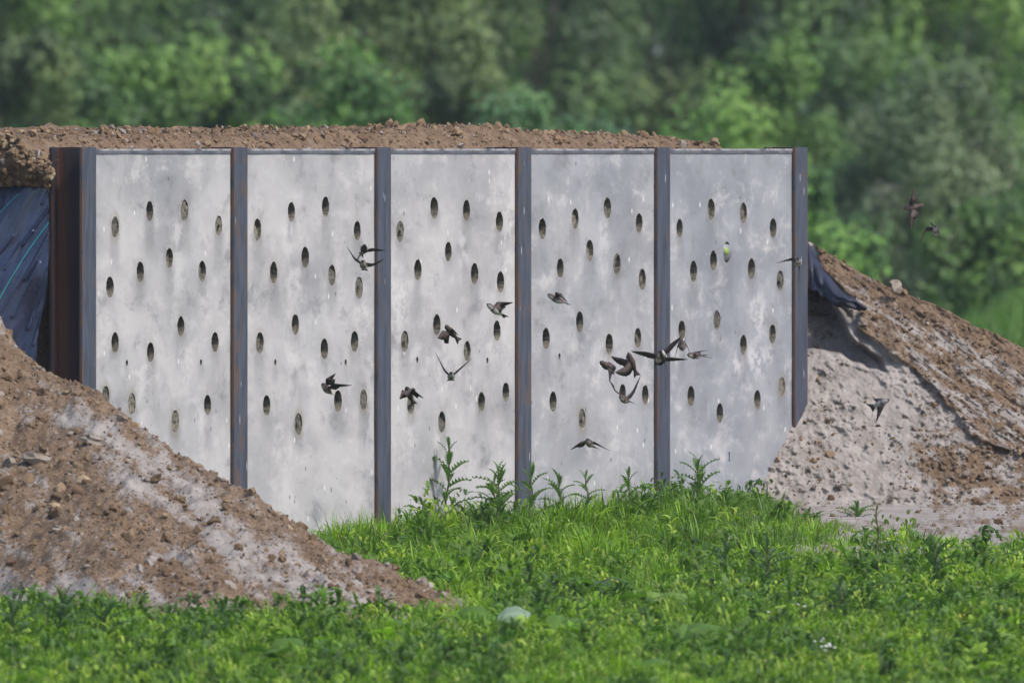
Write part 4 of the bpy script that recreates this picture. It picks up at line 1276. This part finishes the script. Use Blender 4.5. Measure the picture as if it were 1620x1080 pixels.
flower(1270, 958, 130.3, 2, .010, M_WHITE, 'two white flowers right of the single one')
flower(1218, 968, 129.8, 1, .006, M_WHITE, 'white flower just below the single one')
flower(875, 905, 134.6, 2, .008, M_YELF, 'small yellow flower in the grass below the fourth post', 'yellow_flower', .007)
flower(970, 918, 133.6, 4, .02, M_YELF, 'pale yellow flower cluster by the dark dock leaves', 'yellow_flower', .006)
flower(1518, 970, 129.8, 3, .012, M_YELF, 'yellowish flower spike at the lower right', 'yellow_flower', .006)

# ------------------------------------------------------------------ birds
BR_TOP = np.array((0.066, 0.046, 0.040)); BR_WING = np.array((0.042, 0.032, 0.031)); BR_WHITE = np.array((0.40, 0.38, 0.375)); BR_BAND = np.array((0.085, 0.065, 0.055))

def martin(label, d, head, tail, up, wings, tsgn=1, fan=0.016, blen=0.118):
    o3 = at(*head, d)
    def solve(p0, uv, L, sgn):
        """the point seen at uv that is L away from p0"""
        p = at(*uv, p0[1]); v = p - p0; l2 = np.linalg.norm(v)
        dy = math.sqrt(max(L * L - l2 * l2, 0.0))
        q = p + np.array([0, sgn * dy, 0])
        return at(*uv, q[1]) if sgn else p
    Hd = o3
    Tl = solve(Hd, tail, blen, tsgn)
    a = Tl - Hd; BL_ = np.linalg.norm(a); a = a / BL_
    up = np.array(up, float); up = up - a * (up @ a); up /= np.linalg.norm(up)
    rt = np.cross(up, a)
    V, C, Fq, Ft = [], [], [], []
    # body
    prof = [(-.04, .0010), (0.0, .0030), (.05, .0085), (.12, .0115), (.19, .0112), (.27, .0140), (.36, .0160), (.46, .0155), (.57, .0125), (.67, .0085), (.76, .0055)]
    k = 12
    sc = BL_ / 0.118
    for i, (t, rr) in enumerate(prof):
        sc_r = rr * min(sc, 1.15)
        for j in range(k):
            an = 2 * math.pi * j / k
            lift = -0.003 * math.sin(math.pi * t) 
            flat = 1.0 if t < .6 else 1.0 - (t - .6) * 2.0
            V.append(Hd + a * t * BL_ + rt * math.cos(an) * sc_r * (1.0 if t < .6 else 1.15) + up * (math.sin(an) * sc_r * flat + lift))
            belly = math.sin(an) < -0.12
            cc = BR_TOP if not belly else BR_WHITE
            if t <= 0.0: cc = np.array((.02, .018, .018))
            elif belly and .20 < t < .33: cc = BR_BAND
            elif t > .7 and not belly: cc = BR_TOP * .85
            C.append(cc)
    nr = len(prof)
    for i in range(nr - 1):
        for j in range(k):
            Fq.append([i * k + j, i * k + (j + 1) % k, (i + 1) * k + (j + 1) % k, (i + 1) * k + j])
    for t_, ring in ((0, 0), (1, nr - 1)):
        for j in range(1, k - 1):
            b = ring * k
            Ft.append([b, b + j, b + j + 1] if t_ else [b, b + j + 1, b + j])
    # tail: a shallow fork with thickness
    b0 = len(V)
    e = 0.0012
    root_p = Hd + a * .72 * BL_
    outl = [(0, -.006), (0.16, -fan * .7), (.30, -fan), (.255, -fan * .35), (.235, 0), (.255, fan * .35), (.30, fan), (0.16, fan * .7), (0, .006)]
    for sgn in (1, -1):
        for (t, w) in outl:
            V.append(root_p + a * t * BL_ + rt * w + up * e * sgn * (1 - t * 2)); C.append(BR_TOP * .8 if sgn > 0 else BR_WING * 1.3)
    m = len(outl)
    for i in range(m - 1):
        Fq.append([b0 + i, b0 + i + 1, b0 + m + i + 1, b0 + m + i])
    for (i0, i1, i2, i3) in ((0, 1, 7, 8), (1, 2, 3, 4), (4, 5, 6, 7)):
        Fq.append([b0 + i0, b0 + i1, b0 + i2, b0 + i3]); Fq.append([b0 + m + i3, b0 + m + i2, b0 + m + i1, b0 + m + i0])
    Ft.append([b0 + 1, b0 + 4, b0 + 7]); Ft.append([b0 + m + 7, b0 + m + 4, b0 + m + 1])
    # wings
    for w_ in wings:
        wrist, tip, s1, s2 = w_[:4]
        chs = w_[4] if len(w_) > 4 else 1.0
        side = 1.0
        wr0 = at(*wrist, Hd[1]) - (Hd + a * .26 * BL_)
        side = 1.0 if wr0 @ rt >= 0 else -1.0
        sh = Hd + a * .27 * BL_ + rt * side * .009 + up * .006
        wr = solve(sh, wrist, 0.045, s1)
        tp = solve(wr, tip, 0.092, s2)
        ns = 13
        tt_ = np.linspace(0, 1, ns)
        pts = []
        for t in tt_:          # rounded at the wrist
            p01 = sh + (wr - sh) * min(t / .34, 1.0)
            if t < .34: p = sh + (wr - sh) * (t / .34)
            else:
                kx = (t - .34) / .66
                p = wr + (tp - wr) * kx
            pts.append(p)
        pts = np.array(pts)
        for _ in range(1):
            pts[1:-1] = (pts[:-2] + 2 * pts[1:-1] + pts[2:]) / 4
        chord = np.interp(tt_, [0, .2, .36, .6, .85, 1], [.040, .042, .038, .027, .014, .002]) * chs
        b0 = len(V)
        ee = np.interp(tt_, [0, .3, 1], [.0035, .0025, .0006])
        prevc = None
        for i in range(ns):
            sp = pts[min(i + 1, ns - 1)] - pts[max(i - 1, 0)]; sp /= np.linalg.norm(sp) + 1e-9
            c = a - sp * (a @ sp) * .92
            if np.linalg.norm(c) < .35: c = c + (-rt * side) * .5 - sp * ((-rt * side) @ sp) * .5
            c /= np.linalg.norm(c)
            if prevc is not None:
                c = c + prevc * 1.2; c /= np.linalg.norm(c)
            prevc = c
            nn = np.cross(sp, c); nn /= np.linalg.norm(nn) + 1e-9
            if nn @ up < 0: nn = -nn
            jag = 1 + (.06 if i % 2 else -.04) * (i > 2)
            le, te = pts[i], pts[i] + c * chord[i] * jag
            md = pts[i] + c * chord[i] * .35
            V += [le, md + nn * ee[i], te, md - nn * ee[i]]
            C += [BR_WING * .9, BR_TOP * (.95 if i < 6 else .75), BR_WING * .85, BR_WING * 1.15]
        for i in range(ns - 1):
            for j in range(4):
                Fq.append([b0 + 4 * i + j, b0 + 4 * i + (j + 1) % 4, b0 + 4 * i + 4 + (j + 1) % 4, b0 + 4 * i + 4 + j])
        Fq.append([b0, b0 + 1, b0 + 2, b0 + 3])
        Fq.append([b0 + 4 * (ns - 1) + 3, b0 + 4 * (ns - 1) + 2, b0 + 4 * (ns - 1) + 1, b0 + 4 * (ns - 1)])
    V = np.array(V)
    org = V.mean(0)
    me = mesh_data('sand_martin', V - org, [np.array(Fq), np.array(Ft)], M_BIRD, col=np.array(C), smooth=True)
    bm = bmesh.new(); bm.from_mesh(me); bmesh.ops.recalc_face_normals(bm, faces=bm.faces); bm.to_mesh(me); bm.free()
    o = link('sand_martin', me); o.location = org
    tag(o, label, 'bird', 'sand martins flying at the wall')

def wd(u): return wall_d(u, 4.0)
BACK = (0, -1, .25)      # back turned to the camera
BELLY = (.1, .75, .65)   # underside towards the camera
LEV = (0, -.15, 1)
martin('bird banking with one wing across the third post, above another', wd(585), (578, 388), (571, 404), BACK, [((588, 392), (610, 396), 1, 0), ((571, 400), (566, 412), -1, -1)], 1)
martin('bird with spread wings just below another at the third post', wd(575), (574, 413), (577, 428), (0, -.5, .9), [((561, 407), (548, 389), 0, 0), ((590, 417), (608, 409), 1, 0)], 1)
martin('bird with two raised narrow wings beside the low holes of the second panel', wd(530), (510, 607), (529, 626), (-.2, -.75, .6), [((515, 599), (531, 590), -1, 0), ((527, 606), (557, 609), -1, 0)], 1)
martin('bird showing white underparts, gliding left beside the fourth post', wd(790), (771, 481), (801, 502), (.25, .5, .85), [((786, 477), (812, 478), 1, 0), ((783, 480), (800, 484), 1, 1)], 1)
martin('brown-backed bird partly covering a hole in the middle panel', wd(707), (705, 515), (727, 540), BACK, [((700, 522), (692, 534), -1, -1, 1.25), ((716, 520), (722, 527), -1, -1)], 1)
martin('bird seen head on with wings raised in a wide V', wd(712), (714, 590), (713, 602), (0, -.25, 1), [((703, 583), (689, 557), 0, 0), ((726, 583), (747, 566), 0, 0)], 1, .018)
martin('bird diving over a sandy hole low on the middle panel', wd(650), (643, 612), (655, 640), BACK, [((636, 615), (632, 630), -1, -1), ((652, 614), (670, 629), -1, -1)], 1)
martin('bird with folded wings and white belly on the grey panel', wd(883), (867, 466), (901, 482), (.25, .2, .9), [((878, 461), (899, 479), -1, 0, .7), ((879, 463), (896, 478), 1, 0, .6)], 1, .008)
martin('lowest bird on the grey panel, wings drooped and tail fanned', wd(932), (929, 695), (939, 708), (0, -.55, .8), [((919, 698), (902, 711), -1, 0), ((942, 699), (965, 713), 1, 0)], 1, .022)
martin('left bird of the squabbling group, wing hanging down', wd(960), (950, 572), (973, 588), BACK, [((962, 582), (964, 604), -1, 0), ((964, 572), (970, 577), 1, 1)], 1)
martin('dark-backed bird of the squabble with tail pointing down right', wd(990), (994, 558), (1008, 595), BACK, [((982, 566), (967, 563), 1, 0), ((988, 580), (973, 588), -1, -1, 1.2)], 1)
martin('lowest bird of the squabble, curved wings raised in a V', wd(985), (981, 627), (1000, 637), (0, -.4, .9), [((972, 618), (963, 600), -1, 0, 1.1), ((1000, 619), (1013, 594), 1, 0, .7)], 1)
martin('bird crossing in front of the fifth post with wing pointing left', wall_d(1030, 3.0), (1044, 556), (1040, 578), (0, -.3, .9), [((1022, 556), (998, 555), 1, 0, 1.1), ((1040, 566), (1034, 570), 1, 1)], 1)
martin('largest bird of the squabble, wing raised right of the fifth post', wd(1055), (1046, 555), (1052, 578), (-.5, -.8, .4), [((1062, 542), (1079, 531), -1, 0, 1.1), ((1064, 565), (1089, 568), 1, 0, .8)], 1)
martin('small bird half hidden behind the largest squabbling bird', wall_d(1080, 3.2), (1080, 552), (1078, 541), (0, -.2, 1), [((1072, 550), (1068, 566), 1, 1), ((1087, 548), (1092, 559), 1, 1)], 1)
martin('rightmost bird of the squabble with white belly and forked outline', wd(1105), (1088, 561), (1117, 562), (.1, .45, .9), [((1098, 556), (1121, 554), 1, 0, .75), ((1099, 562), (1127, 566), -1, 0, .75)], 1, .012)
martin('bird flying across the last post with one wing hanging straight down', wd(1258), (1263, 409), (1261, 422), (0, -.5, .8), [((1254, 407), (1229, 416), 1, 0, .8), ((1266, 414), (1263, 446), 1, 0, .8)], 1)
martin('upper of two birds over the green bushes, wings held vertically', 139.5, (1430, 330), (1461, 324), BACK, [((1440, 318), (1445, 298), -1, 0), ((1438, 340), (1441, 363), -1, 0)], 1, .010)
martin('lower of two birds over the green bushes, white flash on its side', 139.0, (1480, 358), (1484, 376), (.5, .3, .5), [((1466, 358), (1455, 382), -1, 0), ((1476, 354), (1470, 350), 1, 1)], 1)
martin('bird showing its pale belly against the sand bank', 138.0, (1406, 632), (1376, 645), (.1, .9, .45), [((1400, 641), (1387, 667), -1, 0, 1.1), ((1396, 629), (1382, 630), 1, 1, .8)], 1, .024)

# ------------------------------------------------------------------ shrubs and trees behind
def shrub(name, label, u, d, z0, rx, rz, ry, n_clump, per, leaf, pal, seed, cat='shrub', group='shrubs behind the wall', stems=6, aspect=.5, csize=(.13, .30)):
    r = np.random.default_rng(seed)
    cx = (u - UC) * d / F
    root = empty(name, (cx, d, 0.0))
    tag(root, label, cat, group)
    dirs = r.normal(size=(n_clump, 3)); dirs /= np.linalg.norm(dirs, axis=1)[:, None]
    rad = r.uniform(.25, 1.0, n_clump) ** .6
    cen = dirs * rad[:, None] * np.array([rx, ry, rz]) + np.array([0, 0, z0])
    cen[:, 2] = np.maximum(cen[:, 2], .15)
    tone = np.clip(r.normal(size=n_clump) * 1.1 + 1.5, 0, len(pal) - .01).astype(int)
    csz = r.uniform(*csize, n_clump)
    N_ = n_clump * per
    g = r.normal(size=(N_, 3)); g /= np.linalg.norm(g, axis=1)[:, None]
    off = g * (r.random(N_) ** .5)[:, None] * np.repeat(csz, per)[:, None] * np.array([1, 1, 1.2])
    P = np.repeat(cen, per, 0) + off
    nrm = r.normal(size=(N_, 3)) * .55 + g * .7 + np.array([0.25, -.35, .45]); nrm /= np.linalg.norm(nrm, axis=1)[:, None]
    ax = np.cross(nrm, r.normal(size=(N_, 3))); ax /= np.linalg.norm(ax, axis=1)[:, None]
    bx = np.cross(nrm, ax)
    l = leaf * r.uniform(.6, 1.25, N_)
    a_ = ax * l[:, None] / 2; b_ = bx * (l * aspect)[:, None] / 2
    V = np.stack([P - a_, P + b_ - nrm * l[:, None] * .06, P + a_, P - b_ - nrm * l[:, None] * .06], 1).reshape(-1, 3)
    i = np.arange(N_) * 4
    Fq = np.stack([i, i + 1, i + 2, i + 3], 1)
    pal = np.array(pal)
    c = pal[np.repeat(tone, per)] * r.uniform(.7, 1.3, (N_, 1))
    mk('crown', V, Fq, M_FAR, root, col=np.repeat(c, 4, 0), smooth=False)
    VS_, FS_, o_ = [], [], 0
    pick = r.choice(n_clump, min(stems, n_clump), replace=False)
    for kx in pick:
        e = cen[kx]
        b = np.array([r.normal() * rx * .10, r.normal() * ry * .10, 0])
        mids = [b, b * .6 + e * .25 + np.array([0, 0, .15 * e[2]]), b * .25 + e * .65, e]
        Vt, Ft_ = tube(mids, [.035 * rx, .026 * rx, .016 * rx, .006], 6)
        VS_.append(Vt); FS_.append(Ft_ + o_); o_ += len(Vt)
    mk('trunk', np.concatenate(VS_), np.concatenate(FS_), M_BARK, root)

G_MID = [(0.050, 0.100, 0.031), (0.081, 0.153, 0.037), (0.115, 0.210, 0.045), (0.158, 0.261, 0.060)]
G_BRI = [(0.050, 0.114, 0.029), (0.079, 0.178, 0.035), (0.113, 0.236, 0.043), (0.152, 0.274, 0.056)]
G_DRK = [(0.057, 0.095, 0.046), (0.078, 0.141, 0.052), (0.108, 0.186, 0.057), (0.151, 0.231, 0.070)]
G_OLI = [(0.064, 0.097, 0.039), (0.098, 0.139, 0.050), (0.130, 0.180, 0.063), (0.182, 0.232, 0.091)]
G_GRY = [(0.077, 0.119, 0.060), (0.119, 0.169, 0.084), (0.169, 0.219, 0.118), (0.288, 0.294, 0.216)]
G_BLU = [(0.045, 0.106, 0.046), (0.070, 0.147, 0.058), (0.100, 0.194, 0.070), (0.125, 0.219, 0.072)]
# front row
FRONT = [('olive green bush at the far left above the soil', 30, 224, 1.5, .80, 1.35, G_OLI, 1, 46),
         ('mid green bush behind the first panel, bright at its top', 320, 220, 1.45, .80, 1.15, G_MID, 2, 48),
         ('bright green bush behind the second and third panels', 560, 216, 1.25, .58, 1.10, G_BRI, 3, 40),
         ('low blue-green bush behind the third and fourth panels', 860, 214, 1.15, .82, .80, G_BLU, 4, 44),
         ('low bright green bush behind the far panel', 1120, 213, 1.0, .62, .92, G_BRI, 5, 40),
         ('grey-green willow bush standing right of the wall', 1460, 220, 1.15, .84, 1.15, G_GRY, 6, 60),
         ('leafy green bush just right of the last post', 1320, 211, .75, .44, .82, G_BRI, 7, 32),
         ('dark green bush low at the right edge', 1590, 213, .75, .55, .62, G_MID, 8, 32),
         ('thin mid green bush between the far panel and the willow', 1235, 226, 1.35, .62, 1.15, G_MID, 9, 36),
         ('green bush low behind the left soil top', 165, 213, 1.0, .70, 1.0, G_MID, 10, 40),
         ('olive bush seen above the left part of the second panel', 450, 227, 1.5, .58, 1.35, G_OLI, 15, 36),
         ('olive bush seen above the middle panel', 720, 227, 1.5, .75, 1.25, G_OLI, 16, 42)]
for (lab, u, d, z0, rx, rz, pal, seed, nc) in FRONT:
    shrub('shrub', lab, u, d, z0, rx, rz, rx * .8, nc, 190, .085, pal, seed, aspect=.34 if pal is G_GRY else .5)
# taller trees further back
TREES = [(-60, 'dark tree rising at the far left', G_MID), (150, 'dark tree behind the left bushes', G_DRK), (380, 'shaded tree behind the bright topped bush', G_DRK), (620, 'olive tree behind the second and third panels', G_OLI), (830, 'dark tree with gaps above the middle of the wall', G_DRK), (1040, 'dull olive tree above the fourth panel', G_OLI), (1250, 'dark green tree above the last post', G_DRK), (1450, 'shaded tree behind the willow bush', G_MID), (1660, 'dark tree at the far right', G_DRK)]
for i, (u, lab, pal) in enumerate(TREES):
    shrub('tree', lab, u, 252 + (i % 3) * 6, 2.8, .95, 2.6, .9, 75, 170, .105, pal, 40 + i, 'tree', 'trees behind the bushes', stems=10, csize=(.20, .42))
# far wood that closes the view
r = np.random.default_rng(99)
N_ = 60000
P = np.stack([r.uniform(-9, 9, N_), r.uniform(285, 300, N_), r.uniform(0, 1, N_) * 9], -1)
P[:, 2] *= 0.75 + 0.3 * fbm(P[:, 0] * .5, P[:, 1] * .2, 0, 3)
nrm = r.normal(size=(N_, 3)) + np.array([0, -.3, .6]); nrm /= np.linalg.norm(nrm, axis=1)[:, None]
ax = np.cross(nrm, r.normal(size=(N_, 3))); ax /= np.linalg.norm(ax, axis=1)[:, None]
bx = np.cross(nrm, ax)
l = r.uniform(.14, .30, N_)
V = np.stack([P - ax * l[:, None] / 2, P + bx * l[:, None] * .3, P + ax * l[:, None] / 2, P - bx * l[:, None] * .3], 1).reshape(-1, 3)
i = np.arange(N_) * 4
c = np.array(G_DRK)[r.integers(0, 3, N_)] * r.uniform(.7, 1.3, (N_, 1))
o = mk('far_wood', V, np.stack([i, i + 1, i + 2, i + 3], 1), M_FAR, col=np.repeat(c, 4, 0), smooth=False)
tag(o, 'dark mass of woodland closing the view behind the trees', 'wood', kind='stuff')

# tall reeds beyond the bank at the right
VS, FS, CS, off = [], [], [], 0
n = 2600
d = r.uniform(185, 198, n); u = r.uniform(1440, 1720, n)
x = (u - UC) * d / F
base = np.stack([x, d, np.zeros(n)], -1)
h = r.uniform(.6, .95, n) * (0.75 + .25 * sstep(1500, 1640, u))
c0 = np.array([(0.075, 0.15, 0.03), (0.095, 0.18, 0.035), (0.06, 0.12, 0.028)])[r.integers(0, 3, n)]
add(*strips(base, h, r.uniform(0, 6.28, n), r.uniform(.05, .45, n), r.uniform(.012, .022, n), 5, gprof, c0 * .8, c0 * 1.15))
o = mk('tall_grass', np.concatenate(VS), np.concatenate(FS), M_GRASS, col=np.concatenate(CS))
tag(o, 'tall soft green grass beyond the right bank', 'grass', kind='stuff')

# ------------------------------------------------------------------ the air: a thin summer haze round everything
bm = bmesh.new()
bmesh.ops.create_cube(bm, size=1.0)
me = bpy.data.meshes.new('haze'); bm.to_mesh(me); bm.free()
hz = link('haze', me)
hz.scale = (3100.0, 4420.0, 18.0)
hz.location = (0.0, 1850.0, 1.0)
N = Nodes('haze_air')
pv = N.n('ShaderNodeVolumePrincipled', {'Color': (0.80, 0.87, 1.0), 'Density': HAZE, 'Anisotropy': 0.2})
oo = N.t.nodes.new('ShaderNodeOutputMaterial'); N.t.links.new(pv.outputs[0], oo.inputs['Volume'])
me.materials.append(N.m)
tag(hz, 'thin bluish summer haze in the air', kind='stuff')
